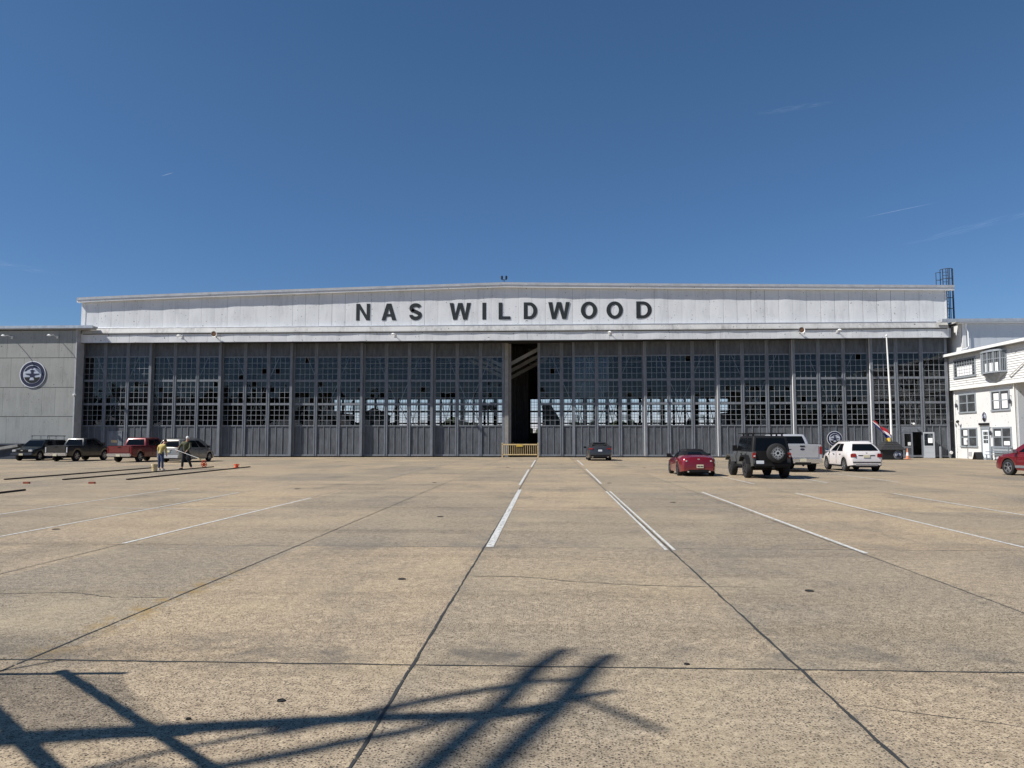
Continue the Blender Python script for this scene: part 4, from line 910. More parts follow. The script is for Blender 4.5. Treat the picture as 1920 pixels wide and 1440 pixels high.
# ------------------------------------------------------------------ things standing by the doors
fx, fy = 28.27, 65.2
o = wthing('flagpole', 'tall white flagpole rising out of the black shingled box', 'flagpole', (fx, fy, .5))
q = WB(); q.tube([(fx, fy, .5), (fx, fy, 5), (fx-.12, fy, 10.2)], [.095, .08, .05], 12); q.build('pole', M['lamp_white'], o, smooth=True)
q = WB(); q.lathe([(.02, .16), (.1, .08), (.09, 0), (.02, -.04)], (fx-.12, fy, 10.25), n=12); q.build('finial', M['lamp_white'], o, smooth=True)
o = wthing('shingled_box', 'black box with a hipped shingle roof round the flagpole foot', 'well house', (28.25, 65.3, 0))
q = WB(); q.box(27.2, 28.85, 64.5, 66.0, 0, .82); q.build('box', M['black'], o)
q = WB()
hv = [(27.02,64.35,.80), (29.02,64.35,.80), (29.02,66.15,.80), (27.02,66.15,.80), (27.8,64.95,1.5), (28.5,64.95,1.5), (28.5,65.6,1.5), (27.8,65.6,1.5)]
for k in range(5):   # shingle courses
    t0, t1 = k/5, (k+1)/5-.01
    def L(i, t): a, c = Vector(hv[i]), Vector(hv[i+4]); return a.lerp(c, t)
    lo = [L(i, t0)+Vector((0, 0, .05)) for i in range(4)]; hi = [L(i, min(1, t1+.03))+Vector((0, 0, .0)) for i in range(4)]; bt = [L(i, t0) for i in range(4)]
    for i in range(4): j = (i+1) % 4; q.quad(lo[i], lo[j], hi[j], hi[i]); q.quad(bt[i], bt[j], lo[j], lo[i])
q.quad(*[Vector(hv[i]) for i in (4, 5, 6, 7)]); q.quad(*[Vector(hv[i]) for i in (0, 3, 2, 1)])
q.build('roof', M['shingle'], o)
# wind-blown flag, three bands
o = wthing('flag', 'red white and blue flag blowing from the white flagpole', 'flag', (fx-.1, fy, 2.6))
bands = [('flag_red', 0, .36), ('flag_white', .36, .62), ('flag_blue', .62, 1.0)]
def fp(u, v):   # u along the fly, v down the hoist
    x = fx-.12-1.32*u; z = 1.95+1.22*u**.9-(.62-.12*u)*v*(1-.25*u)+.10*math.sin(6*u+2*v); y = fy-.12-.22*math.sin(9*u+3*v)*(.3+u)
    return (x, y, z+.1)
for nm, v0, v1 in bands:
    q = WB(); nu, nv = 14, 4
    vs = [fp(i/nu, v0+(v1-v0)*j/nv) for j in range(nv+1) for i in range(nu+1)]
    q.add(vs, [(j*(nu+1)+i, j*(nu+1)+i+1, (j+1)*(nu+1)+i+1, (j+1)*(nu+1)+i) for j in range(nv) for i in range(nu)])
    q.build(nm.replace('flag_', '')+'_band', M[nm], o, smooth=True, fix=False)
q = WB(); nu = 6; vs = [(fx-.14-.45*i/nu, fy-.2-.08*math.sin(i*1.2), 1.78-.34*j/3+.03*math.sin(i)) for j in range(4) for i in range(nu+1)]
q.add(vs, [(j*(nu+1)+i, j*(nu+1)+i+1, (j+1)*(nu+1)+i+1, (j+1)*(nu+1)+i) for j in range(3) for i in range(nu)]); WB.off = Vector((fx, fy, 1.7))
tag(q.build('pennant', M['flag_yellow'], loc=(fx, fy, 1.7), fix=False), 'small yellow flag hanging low on the flagpole under the striped flag', 'flag')

def cone(loc, label, h=.72):
    o = thing('traffic_cone', label, 'traffic cone', loc)
    q = MB(); q.cbox((0, 0, .02), (.38, .38, .04)); q.build('base', M['cone_orange'], o)
    q = MB(); q.lathe([(.15, .04), (.115, .04+h*.28)], n=20); q.lathe([(.075, .04+h*.58), (.03, h), (.02, h)], n=20); q.build('cone', M['cone_orange'], o, smooth=True)
    q = MB(); q.lathe([(.115, .04+h*.28), (.075, .04+h*.58)], n=20); q.build('collar', M['flag_white'], o, smooth=True)
cone((30.15, 66.6, 0), 'faded orange traffic cone in front of the entrance doors', .92)
q = MB(); q.lathe([(.09, 0), (.09, .95), (.075, 1.02), (.02, 1.05)], n=14); tag(q.build('bollard', M['steel'], loc=(34.2, 69.3, 0), smooth=True), 'grey steel bollard right of the open entrance door', 'bollard')
o = thing('pipe_outlet', 'short grey pipe with a white round end beside the office corner', 'pipe', (35.2, 69.7, 0))
q = MB(); q.tube([(0, 0, 0), (0, 0, .3), (0, -.06, .45), (0, -.2, .5)], .09, 10); q.build('pipe', M['steel'], o, smooth=True)
q = MB(); q.lathe([(.12, -.21), (.15, -.24), (.13, -.28)], (0, 0, .5), 'y', n=16); q.build('cap', M['lamp_white'], o)

# yellow barrier across the gap
o = wthing('crowd_barrier', 'yellow steel barrier standing across the gap in the hangar doors', 'barrier', (-2.75, 71.45, 0))
q = WB(); a, c, y = -4.40, -1.09, 71.45
for x in (a, c): q.box(x-.05, x+.05, y-.04, y+.04, .0, 1.36)
for x in (a, c): q.box(x-.06, x+.06, y-.3, y+.3, .0, .05)
q.box(a, c, y-.04, y+.04, 1.12, 1.24); q.box(a, c, y-.04, y+.04, .20, .30)
q.build('frame', M['yellow'], o)
for k in range(1, 17):
    x = a+(c-a)*k/17; q = WB(); q.box(x-.022, x+.022, y-.02, y+.02, .30, 1.12); q.build('bar', M['yellow'], o)
q = WB(); q.box(-3.1, -2.5, y-.07, y-.045, .98, 1.18); q.build('notice', M['flag_yellow'], o)
for x in (-3.8, -3.45):
    q = MB(); q.tube([(0, 0, 0), (0, 0, 1.4)], .02, 6); q.lathe([(.12, 0), (.12, .03)], n=12)
    tag(q.build('stanchion', M['flag_yellow'], loc=(x, 72.9, 0)), 'thin yellow post just behind the yellow barrier, '+('left' if x < -3.6 else 'right')+' of the pair', 'post')

# bench, planter and board by the office door
o = wthing('bench', 'grey slatted bench against the white office wall', 'bench', (35.5, 63.0, 0))
for i, z in enumerate((.45,)):
    q = WB(); [q.box(35.2+k*.13, 35.31+k*.13, 61.7, 64.3, .42, .46) for k in range(4)]; q.build('seat', M['bench'], o)
q = WB(); [q.box(35.72, 35.76, 61.7, 64.3, .58+k*.13, .68+k*.13) for k in range(4)]; q.build('backrest', M['bench'], o)
for y in (61.85, 64.1):
    for x in (35.25, 35.68):
        q = WB(); q.box(x-.035, x+.035, y-.035, y+.035, 0, .42 if x < 35.5 else 1.1); q.build('leg', M['bench'], o)
    q = WB(); q.box(35.2, 35.74, y-.04, y+.04, .64, .69); q.build('armrest', M['bench'], o)
o = wthing('sandwich_board', 'black folding board standing between the office door and the bench', 'sign board', (35.2, 65.4, 0))
for s_ in (-1, 1):
    q = WB(); q.add([(35.0, 65.4+s_*.35, 0), (35.6, 65.4+s_*.35, 0), (35.6, 65.4+s_*.04, .62), (35.0, 65.4+s_*.04, .62), (35.0, 65.4+s_*.32, 0), (35.6, 65.4+s_*.32, 0), (35.6, 65.4+s_*.01, .62), (35.0, 65.4+s_*.01, .62)], [(0,1,2,3), (7,6,5,4), (0,4,5,1), (1,5,6,2), (2,6,7,3), (3,7,4,0)])
    q.build('panel', M['black'], o)

# loading ramp in front of the left wing
o = wthing('loading_ramp', 'dark blue grey raised loading ramp with a pale sloping kerb by the left wing', 'ramp', (-50, 64, 0))
q = WB(); q.box(-62, -44.4, 62.6, 68.8, 0, 1.18); q.build('platform', M['ramp_blue'], o)
q = WB(); q.box(-62, -44.3, 62.5, 68.82, 1.18, 1.30); q.build('deck', M['steel_dark'], o)
q = WB(); q.bar((-50.5, 62.45, .25), (-44.5, 62.45, 1.15), .12, .22); q.build('kerb', M['conc'], o)

# ------------------------------------------------------------------ loose things on the apron
for pts, lab in [([(-20.1, 31.0), (-20.25, 45.6)], 'long dark batten lying on the apron, running under the yellow bucket'),
                 ([(-17.5, 31.2), (-18.05, 45.7)], 'long dark batten lying on the apron, ending near the flat orange reel'),
                 ([(-22.6, 31.0), (-23.1, 43.8)], 'long dark batten lying on the apron, furthest left of the long three'),
                 ([(-17.0, 22.2), (-17.3, 24.7)], 'short dark batten at the left edge of the photo')]:
    (x0, y0), (x1, y1) = pts; q = MB(); q.bar((0, 0, .03), (x1-x0, y1-y0, .03), .075, .05); tag(q.build('batten', M['wood_dark'], loc=(x0, y0, 0)), lab, 'batten', 'battens lying on the apron')
for (x, y), lab in [((-19.9, 28.5), 'dark red brick lying on the apron, left one of the two'), ((-17.4, 28.6), 'bright red brick lying on the apron, right one of the two')]:
    q = MB(); q.box(-.11, .11, -.055, .055, 0, .07); q.box(-.09, .09, -.035, .035, .07, .074); tag(q.build('brick', M['brick'], loc=(x, y, 0), rot=(0, 0, .1)), lab, 'brick', 'red bricks on the apron')
def reel(loc, rot, label):
    o = thing('cable_reel', label, 'reel', loc); o.rotation_euler = rot
    for y in (-.09, .09):
        q = MB()
        q.lathe([(.17, y-.01), (.17, y+.01), (.145, y+.01), (.145, y-.01), (.17, y-.01)], axis='y', n=20, cap=False)
        for k in range(3): a = R(60*k); q.bar((-.15*math.cos(a), y, -.15*math.sin(a)), (.15*math.cos(a), y, .15*math.sin(a)), .03)
        q.build('flange', M['orange'], o)
    q = MB(); q.lathe([(.1, -.08), (.1, .08)], axis='y', n=16); q.build('drum', M['orange'], o)
    q = MB(); q.tube([(-.12, 0, .13), (-.1, 0, .24), (.1, 0, .24), (.12, 0, .13)], .016, 6); q.build('handle', M['orange'], o)
reel((-20.75, 45.4, .17), (0, 0, .5), 'orange reel standing upright right of the man in the olive jacket')
reel((-18.3, 44.3, .12), (R(80), 0, .6), 'orange reel lying flat at the end of a dark batten')

# ------------------------------------------------------------------ vehicles
def interp(tab, y):
    if y <= tab[0][0]: return tab[0][1]
    for (a, va), (b_, vb) in zip(tab, tab[1:]):
        if y <= b_:
            t = (y-a)/(b_-a); t = t*t*(3-2*t)*.35+t*.65; return va+(vb-va)*t
    return tab[-1][1]
def wheel(o, x, y, r, wd, spokes=5, rim='rim', side=1, rr=.66):
    """tyre with a rim as its sub-part; side = +1 right, -1 left"""
    q = MB(); h = wd/2
    q.lathe([(r*rr, -h*.9), (r*.86, -h), (r*.97, -h*.82), (r, -h*.5), (r, h*.5), (r*.97, h*.82), (r*.86, h), (r*rr, h*.9)], axis='x', n=28, cap=False)
    q.lathe([(r*rr, -h*.5*side), (.01, -h*.4*side)], axis='x', n=24, mi=0, cap=False)
    t = q.build('wheel', M['rubber'], o, smooth=True, loc=(x, y, r))
    q = MB(); R0 = r*rr; e = h*.82*side
    q.lathe([(R0, e*1.08), (R0*.93, e*1.12), (R0*.9, e*.7), (R0, e*.4)], axis='x', n=28, cap=False)
    for k in range(spokes):
        a = 2*math.pi*k/spokes+.3
        for off in (-.14, .14) if spokes <= 6 else (0,):
            q.bar((e*.95, math.cos(a+off)*R0*.12, math.sin(a+off)*R0*.12), (e*1.0, math.cos(a+off*.7)*R0*.93, math.sin(a+off*.7)*R0*.93), R0*.13 if spokes <= 6 else R0*.16, .02, up=(1, 0, 0))
    q.lathe([(.001, e*1.06), (R0*.2, e*1.02), (R0*.22, e*.8)], axis='x', n=14, cap=False)
    q.build('rim', M[rim], t)
    q = MB(); q.lathe([(R0*.92, e*.35), (.01, e*.3)], axis='x', n=20, cap=False); q.build('brake_disc', M['rim_dark'], t)
def vehicle(cfg):
    c = cfg; L, W = c['L'], c['W']; hw = W/2
    o = thing(c['name'], c['label'], c['cat'], c['loc'], c.get('rz', 0))
    body_m = c['paint']; wy = c['wheels']; r = c['r']; ra = r*c.get('arch', 1.18); zb = c['zb']
    top = c['top']; plan = c['plan']
    # stations: even spacing, refined at the wheel arches
    ys = set(round(-L/2+L*k/34, 4) for k in range(35))
    for w_ in wy:
        for k in range(-6, 7): ys.add(round(w_+ra*math.sin(k*math.pi/12.6), 4))
    for yy, _ in top: ys.add(round(yy, 4))
    ys = sorted(y for y in ys if -L/2 <= y <= L/2)
    yy2 = [ys[0]]
    for y in ys[1:]:
        if y-yy2[-1] > .012: yy2.append(y)
    ys = yy2; q = MB(); vs = []; fs = []; mi = []; nr = 9; tum = c.get('tumble', .94)
    for y in ys:
        zt = interp(top, y); w_ = hw*interp(plan, y); zl = zb+interp(c.get('under', [(-L/2, .08), (-L/2+.5, 0), (L/2-.5, 0), (L/2, .06)]), y)
        for wv in wy:
            d = abs(y-wv)
            if d < ra: zl = max(zl, r+math.sqrt(ra*ra-d*d))
        zl = min(zl, zt-.12); sh = zt-.10*c.get('shoulder', 1)
        rows_ = [(0, zl), (w_*.86, zl), (w_*.965, zl), (w_*.995, zl+(sh-zl)*.30), (w_, zl+(sh-zl)*.62), (w_*.985, zl+(sh-zl)*.9), (w_*.96, sh+.03), (w_*tum*.96, zt), (w_*.4, zt+c.get('crown', .02)), (0, zt+c.get('crown', .02)*1.2)]
        vs.append(rows_)
    n = len(rows_)
    V = []
    for y, rows_ in zip(ys, vs):
        V += [(x, y, z) for x, z in rows_]+[(-x, y, z) for x, z in rows_[1:-1][::-1]]
    m_ = 2*n-2
    for i in range(len(ys)-1):
        for k in range(m_):
            k2 = (k+1) % m_; fs.append((i*m_+k, i*m_+k2, (i+1)*m_+k2, (i+1)*m_+k))
            mi.append(1 if (k < 1 or k >= m_-1 or k in (1,) or k == m_-2) else 0)
    fs.append(tuple(range(m_))[::-1]); mi.append(0); fs.append(tuple((len(ys)-1)*m_+k for k in range(m_))); mi.append(0)
    q.v = V; q.f = fs; q.m = mi
    body = q.build('body', [body_m, M['plastic']], o, smooth=True)
    q = MB(); q.box(-hw*.72, hw*.72, -L/2+.25, L/2-.3, zb-.02, zb+.30)
    for wv in wy: q.box(-hw*.78, hw*.78, wv-.09, wv+.09, r-.08, r+.06)
    q.build('underbody', M['gap'], o)
    # greenhouse
    if 'gh' in c:
        g_ = c['gh']; yf0, yf1, yr1, yr0 = g_['y']; zb0, zr = g_['z']; w0, w1 = g_['w']; NL = 7; cr = g_.get('cr', .14)
        bul = g_.get('bulge', .03)
        def ring(t):
            yf = yf0+(yf1-yf0)*t+bul*2*math.sin(math.pi*t); yr = yr0+(yr1-yr0)*t-bul*g_.get('rb', 1.6)*math.sin(math.pi*t); w_ = w0+(w1-w0)*t+bul*math.sin(math.pi*t)
            z = zb0+(zr-zb0)*t; cc = min(cr, w_*.4); pts = []
            def arc(cx, cy, a0):
                return [(cx+cc*math.cos(R(a0+k*22.5)), cy+cc*math.sin(R(a0+k*22.5)), z) for k in range(5)]
            pts += arc(w_-cc, yf-cc, 0)+arc(-w_+cc, yf-cc, 90)+arc(-w_+cc, yr+cc, 180)+arc(w_-cc, yr+cc, 270)
            return pts
        q = MB(); n_ = 20
        lev = [ring(k/NL) for k in range(NL+1)]
        rr_ = ring(1)                                # rounded roof edge
        def shrink(pts, s, dz):
            cy = (yf1+yr1)/2; return [(p[0]*(1-s), cy+(p[1]-cy)*(1-s*.7), p[2]+dz) for p in pts]
        h_ = g_.get('crown', .05)
        lev += [shrink(rr_, .04, h_*.45), shrink(rr_, .14, h_*.8), shrink(rr_, .45, h_)]
        for l in lev: q.v += l
        for i in range(len(lev)-1):
            for k in range(n_):
                q.f.append((i*n_+k, i*n_+(k+1) % n_, (i+1)*n_+(k+1) % n_, (i+1)*n_+k)); q.m.append(0)
        q.f.append(tuple((len(lev)-1)*n_+k for k in range(n_))); q.m.append(0)
        q.build('cab', g_.get('mat', body_m), o, smooth=True)
        def edge(side, t, u):
            """point on a flat side of the ring at height t, fraction u along it"""
            p = ring(t); a, b2 = {'f': (p[4], p[5]), 'l': (p[9], p[10]), 'b': (p[14], p[15]), 'r': (p[19], p[0])}[side]
            return Vector(a).lerp(Vector(b2), u)
        def pane(name, side, u0, u1, t0, t1, m=M['carglass'], off=.010, skew0=0, skew1=0):
            q = MB(); vs = []; nrm = {'f': Vector((0, 1, .5)), 'l': Vector((-1, 0, .25)), 'b': Vector((0, -1, .4)), 'r': Vector((1, 0, .25))}[side].normalized()
            for j in range(5):
                t = t0+(t1-t0)*j/4
                for i in range(5):
                    u = (u0+skew0*j/4)+((u1+skew1*j/4)-(u0+skew0*j/4))*i/4; vs.append(edge(side, t, u)+nrm*off)
            q.add(vs, [(j*5+i, j*5+i+1, (j+1)*5+i+1, (j+1)*5+i) for j in range(4) for i in range(4)]); q.build(name, m, o, smooth=True)
        pane('windshield', 'f', -.02, 1.02, .08, .93)
        pane('rear_window', 'b', *g_.get('rw', (.0, 1.0)), *g_.get('rwt', (.12, .9)))
        for (u0, u1, s0, s1) in g_['sw']:            # u runs from the front of the car to the rear on the left side
            pane('side_window', 'l', u0, u1, g_.get('swt', .1), g_.get('swt1', .86), skew0=s0, skew1=s1)
            pane('side_window', 'r', 1-u1, 1-u0, g_.get('swt', .1), g_.get('swt1', .86), skew0=-s1, skew1=-s0)
    for i, wv in enumerate(wy):
        for s_ in (-1, 1): wheel(o, s_*(hw-c['tw']/2-.02+c.get('stick', 0)), wv, r, c['tw'], c.get('spokes', 5), c.get('rim', 'rim'), s_)
    for s_ in (-1, 1):     # mirrors
        if 'mirror' in c:
            my, mz = c['mirror']; q = MB(); q.cbox((s_*(hw+.09), my, mz), (.2, .10, .16 if c.get('bigmirror') is None else .26)); q.bar((s_*(hw-.1), my+.03, mz-.05), (s_*(hw+.05), my, mz-.04), .04); q.build('mirror', c.get('mirror_m', M['plastic']), o)
        for dy in c.get('handles', ()):
            q = MB(); q.cbox((s_*(hw+.004), dy, c['hz']), (.035, .18, .03)); q.build('door_handle', c.get('handle_m', M['plastic']), o)
        for dy in c.get('seams', ()):
            q = MB(); q.box(s_*hw-.006 if s_ > 0 else -hw-.003, s_*hw+.003 if s_ > 0 else -hw+.006, dy-.008, dy+.008, zb+.14, c['hz']+.1); q.build('door_seam', M['gap'], o)
    for d in c.get('boxes', ()):   # (part name, material, centre, size[, bevelled rotation about x])
        q = MB(); q.cbox((0, 0, 0), d[3]); ob = q.build(d[0], M[d[1]] if isinstance(d[1], str) else d[1], o, loc=d[2])
        bm = bmesh.new(); bm.from_mesh(ob.data); bmesh.ops.bevel(bm, geom=bm.edges[:], offset=min(d[3])*.28, segments=2, affect='EDGES'); bm.to_mesh(ob.data); bm.free()
        if len(d) > 4: ob.rotation_euler = d[4]
        if d[0] == 'license_plate' and len(d) > 5:
            t = MB(); text_on(t, d[5], d[3][2]*.46, (0, -d[3][1]/2-.004, -d[3][2]*.17), depth=.002, bold=.004); t.build('plate_lettering', M['navy'], ob)
    return o
def sym(name, m, x, y, z, size, rot=None):
    return [(name, m, (s_*x, y, z), size)+((rot if s_ > 0 else (rot[0], -rot[1], -rot[2]),) if rot else ()) for s_ in (-1, 1)]

P_ = lambda L, a=.86, b=.84, k=.35: [(-L/2, a), (-L/2+.07, a+.07), (-L/2+k, .985), (-L/2+.9, 1.0), (L/2-1.0, 1.0), (L/2-k, .95), (L/2-.08, b+.06), (L/2, b)]

# grey saloon close to the doors
vehicle(dict(name='parked_saloon', label='dark grey saloon parked nose to the hangar doors, right of the gap', cat='car', loc=(3.92, 62.6, 0), L=4.85, W=1.88, r=.335, tw=.23, zb=.20,
    wheels=(-1.42, 1.40), paint=paint('paint_grey', (.06, .061, .064), .5), top=[(-2.425, .94), (-2.36, 1.07), (-2.1, 1.13), (-1.6, 1.12), (0, .98), (.9, .96), (1.6, .88), (2.2, .74), (2.425, .55)],
    plan=P_(4.85), gh=dict(y=(1.05, .25, -1.1, -2.0), z=(.95, 1.40), w=(.86, .60), sw=[(.10, .46, .05, .03), (.50, .80, .0, -.06)], cr=.16, crown=.05, rwt=(.36, .95)), mirror=(.72, 1.02), handles=(-.05, -.95), hz=.86, seams=(.55, -.42),
    boxes=sym('taillight', 'redlamp', .70, -2.40, .93, (.36, .09, .13), (0, .08, .12))+[('license_plate', 'plate_white', (0, -2.43, .80), (.31, .02, .15)), ('rear_bumper', 'plastic', (0, -2.40, .36), (1.5, .12, .2)), ('boot_trim', 'plastic', (0, -2.435, .92), (.5, .01, .03))]
      +sym('exhaust', 'chrome', .6, -2.45, .3, (.14, .08, .07))+sym('reflector', 'redlamp', .72, -2.41, .45, (.1, .03, .04))))
# red roadster
vehicle(dict(name='parked_roadster', label='low red roadster with black soft top parked left of the boxy off-roader', cat='car', loc=(6.75, 37.35, 0), L=3.92, W=1.735, r=.315, tw=.22, zb=.17,
    wheels=(-1.13, 1.18), paint=paint('paint_red', (.21, .005, .013), .35, .28, .9), top=[(-1.96, .72), (-1.88, .84), (-1.6, .90), (-1.1, .93), (-.6, .88), (.2, .80), (.9, .80), (1.3, .78), (1.7, .64), (1.96, .46)],
    plan=[(-1.96, .76), (-1.88, .84), (-1.6, .955), (-1.1, 1.0), (-.4, .955), (.3, .95), (1.1, 1.0), (1.6, .94), (1.88, .82), (1.96, .72)], shoulder=1.4, crown=.04, tumble=.86,
    gh=dict(y=(.78, .22, -.72, -1.30), z=(.84, 1.15), w=(.70, .50), mat=M['plastic'], sw=[(.14, .66, .06, -.06)], cr=.2, crown=.08, bulge=.04, rw=(.12, .88), rwt=(.22, .8)), mirror=(.55, .92),
    handles=(-.25,), hz=.72, seams=(.62, -.42), spokes=5, rim='rim_dark',
    boxes=sym('taillight', 'redlamp', .55, -1.90, .70, (.22, .12, .12))+sym('lamp_lens', 'headlamp', .55, -1.965, .70, (.07, .02, .06))+[('license_plate', 'plate', (.06, -1.985, .46), (.31, .02, .155), (0, 0, 0), 'NEI VRY'), ('diffuser', 'plastic', (0, -1.93, .24), (1.0, .14, .13)), ('badge', 'chrome', (0, -1.955, .78), (.10, .02, .05)), ('windshield_frame', 'plastic', (0, .3, 1.16), (.95, .05, .04))]+sym('exhaust', 'chrome', .48, -1.99, .22, (.09, .06, .07))))
# grey off-roader with the spare wheel
jp = paint('paint_offroader_grey', (.085, .088, .088), .1, .45, .3)
jo = vehicle(dict(name='parked_offroader', label='grey and black boxy off-roader with roof rack and a compass rose on its spare wheel', cat='car', loc=(9.45, 35.45, 0), L=4.1, W=1.64, r=.42, tw=.29, zb=.48, arch=1.22, stick=.13,
    wheels=(-1.12, 1.55), paint=jp, top=[(-2.05, 1.16), (0, 1.17), (.6, 1.17), (.95, 1.15), (1.9, 1.08), (2.05, .98)], plan=[(-2.05, .97), (-1.9, 1.0), (.7, 1.0), (1.0, .93), (1.9, .86), (2.05, .80)], shoulder=.6, crown=.01, tumble=.99,
    gh=dict(y=(.72, .45, -1.86, -2.0), z=(1.16, 1.80), w=(.80, .70), mat=M['plastic'], sw=[(.03, .30, .03, 0), (.34, .62, 0, 0), (.66, .97, 0, -.02)], cr=.07, crown=.04, bulge=.008, rw=(.04, .96), swt=.06, swt1=.9, rwt=(.05, .9)),
    mirror=(.62, 1.28), bigmirror=1, handles=(-.15, -.95), hz=1.04, seams=(.62, -.30, -1.15), spokes=7, rim='rim_dark',
    boxes=sym('taillight', 'redlamp', .74, -2.09, 1.00, (.15, .10, .24))+sym('lamp_lens', 'headlamp', .74, -2.145, .97, (.08, .02, .05))+[('license_plate', 'plate_white', (-.52, -2.20, .70), (.32, .02, .16)), ('rear_bumper', 'plastic', (0, -2.15, .60), (1.56, .22, .2)), ('tailgate', 'plastic', (0, -2.06, .95), (1.3, .04, .5)), ('spare_carrier', 'plastic', (.12, -2.14, 1.0), (.3, .16, .4)), ('hitch', 'plastic', (0, -2.3, .48), (.1, .2, .1))]))
for s_ in (-1, 1):
    for wv, nm in ((-1.12, 'rear'), (1.55, 'front')):
        q = MB(); pts = [(wv-.66, .66), (wv-.56, .88), (wv-.34, 1.0), (wv+.30, 1.0), (wv+.52, .90), (wv+.66, .70), (wv+.58, .70), (wv+.46, .84), (wv+.28, .92), (wv-.32, .92), (wv-.48, .82), (wv-.58, .64)]
        q.prism(pts, s_*.80, s_*1.0, 'yz'); q.build('fender', jp if nm == 'front' and s_ < 0 else M['plastic'], jo)
    q = MB(); q.box(s_*.78, s_*.90, -.5, .95, .46, .56); q.build('side_step', M['plastic'], jo)
    q = MB(); q.bar((s_*.62, .3, 1.92), (s_*.62, -1.7, 1.92), .05, .04); [q.box(s_*.62-.03, s_*.62+.03, y-.04, y+.04, 1.82, 1.92) for y in (.1, -.7, -1.5)]; q.build('roof_rail', M['plastic'], jo)
for y in (.1, -1.4): q = MB(); q.box(-.85, .85, y-.04, y+.04, 1.935, 1.965); q.build('roof_bar', M['plastic'], jo)
q = MB(); q.lathe([(.05, -2.5), (.33, -2.5), (.40, -2.46), (.41, -2.4), (.41, -2.25), (.37, -2.2)], (.14, 0, 1.10), 'y', n=32); sp = q.build('spare_wheel', M['rubber'], jo, smooth=True)
q = MB(); cy_ = -2.508
for k in range(16):
    a = R(22.5*k); rr_ = .32 if k % 4 == 0 else (.24 if k % 2 == 0 else .17); pa = Vector((math.cos(a), 0, math.sin(a))); pb = Vector((-math.sin(a), 0, math.cos(a))); o_ = Vector((.14, cy_, 1.10))
    q.add([o_+pb*.025, o_+pa*rr_, o_-pb*.025], [(0, 1, 2)])
q.lathe([(.205, cy_), (.205, cy_+.004), (.19, cy_+.004), (.19, cy_), (.205, cy_)], (.14, 0, 1.10), 'y', n=28, cap=False)
for k in range(28): a = R(360*k/28); q.cbox((.14+.245*math.cos(a), cy_, 1.10+.245*math.sin(a)), (.018, .004, .018))
q.build('compass_rose', M['annex_white'], sp)
# silver-white pickup
wp = paint('paint_pearl', (.50, .51, .53), .25, .35)
def pickup(name, label, loc, rz, pm, L=5.6, W=1.95, H=1.9, bed=1.30, belt=1.28, hood=1.18, r=.40, cabf=1.1, cabr=-1.0, wheels=(-1.62, 1.95), boxes=(), sw=None, zb=.42, tall=1, bumper='chrome', tw=.27, **kw):
    y0 = -L/2; c = dict(name=name, label=label, cat='pickup', loc=loc, rz=rz, L=L, W=W, r=r, tw=tw, zb=zb, arch=1.2, wheels=wheels, paint=pm,
        top=[(y0, bed-.01), (y0+.05, bed), (cabr-.15, bed), (cabr, belt), (cabf+.35, belt-.02), (cabf+.75, hood), (L/2-.25, hood-.12), (L/2, hood-.3)],
        plan=[(y0, .97), (y0+.06, 1.0), (L/2-.7, 1.0), (L/2-.25, .93), (L/2, .84)], shoulder=.5, crown=.01, tumble=.985,
        gh=dict(y=(cabf+.75, cabf, cabr+.22, cabr), z=(belt-.02, H-.06), w=(W/2-.05, W/2-.21), sw=sw or [(.16, .50, .05, .0), (.54, .90, .0, -.03)], cr=.09, crown=.06, bulge=.015, rw=(.06, .94), rwt=(.14, .9)),
        mirror=(cabf+.35, belt+.12), bigmirror=1, handles=kw.get('handles', (-.1,)), hz=belt-.17, seams=kw.get('seams', (.95, -.15)), spokes=kw.get('spokes', 6), rim=kw.get('rim', 'rim'),
        boxes=[('license_plate', kw.get('plate', 'plate'), (0, y0-.16, .62 if tall else .5), (.32, .02, .16)), ('rear_bumper', bumper, (0, y0-.06, zb+.15), (W*.96, .18, .22)), ('tailgate', pm, (0, y0-.012, (bed+zb)/2+.14), (W*.80, .03, bed-zb-.38)), ('tailgate_handle', 'plastic', (0, y0-.035, bed-.09), (.24, .02, .07))]
          +sym('taillight', kw.get('lamp', 'redlamp'), W/2-.08, y0+.01, bed-.30, (kw.get('lw', .13), .07, .40))+list(boxes))
    o = vehicle(c)
    q = MB(); q.box(-W/2+.09, W/2-.09, y0+.08, cabr-.12, bed+.006, bed+.012); q.build('bed_shade', M['gap'], o)  # flat dark sheet standing in for the shaded hollow of the bed
    for s_ in (-1, 1): q = MB(); q.box(s_*(W/2-.09), s_*(W/2-.015), y0+.03, cabr-.1, bed+.006, bed+.03); q.build('bed_rail', M['plastic'], o)
    return o
wo = pickup('parked_pickup', 'silver white pickup parked between the off-roader and the white crossover', (12.95, 43.1, 0), 0, wp, L=5.7, W=2.03, H=1.96, bed=1.42, belt=1.40, hood=1.32, r=.41,
    boxes=[('bumper_step', 'plastic', (0, -2.93, .50), (.8, .12, .26)), ('hitch', 'plastic', (0, -2.95, .36), (.1, .12, .12))])
q = MB(); q.lathe([(.115, -2.885), (.115, -2.87)], (0, 0, 0), 'y', n=24); q.v = [(v[0], v[1], v[2]*.45+1.17) for v in q.v]; bd = q.build('badge', M['navy'], wo)
q = MB(); q.lathe([(.125, -2.88), (.125, -2.868)], (0, 0, 0), 'y', n=24); q.v = [(v[0], v[1], v[2]*.48+1.17) for v in q.v]; q.build('badge_rim', M['chrome'], bd)
q = MB(); q.box(-.78, -.56, -2.882, -2.87, 1.14, 1.19); q.build('trim_badge', M['steel_dark'], wo)
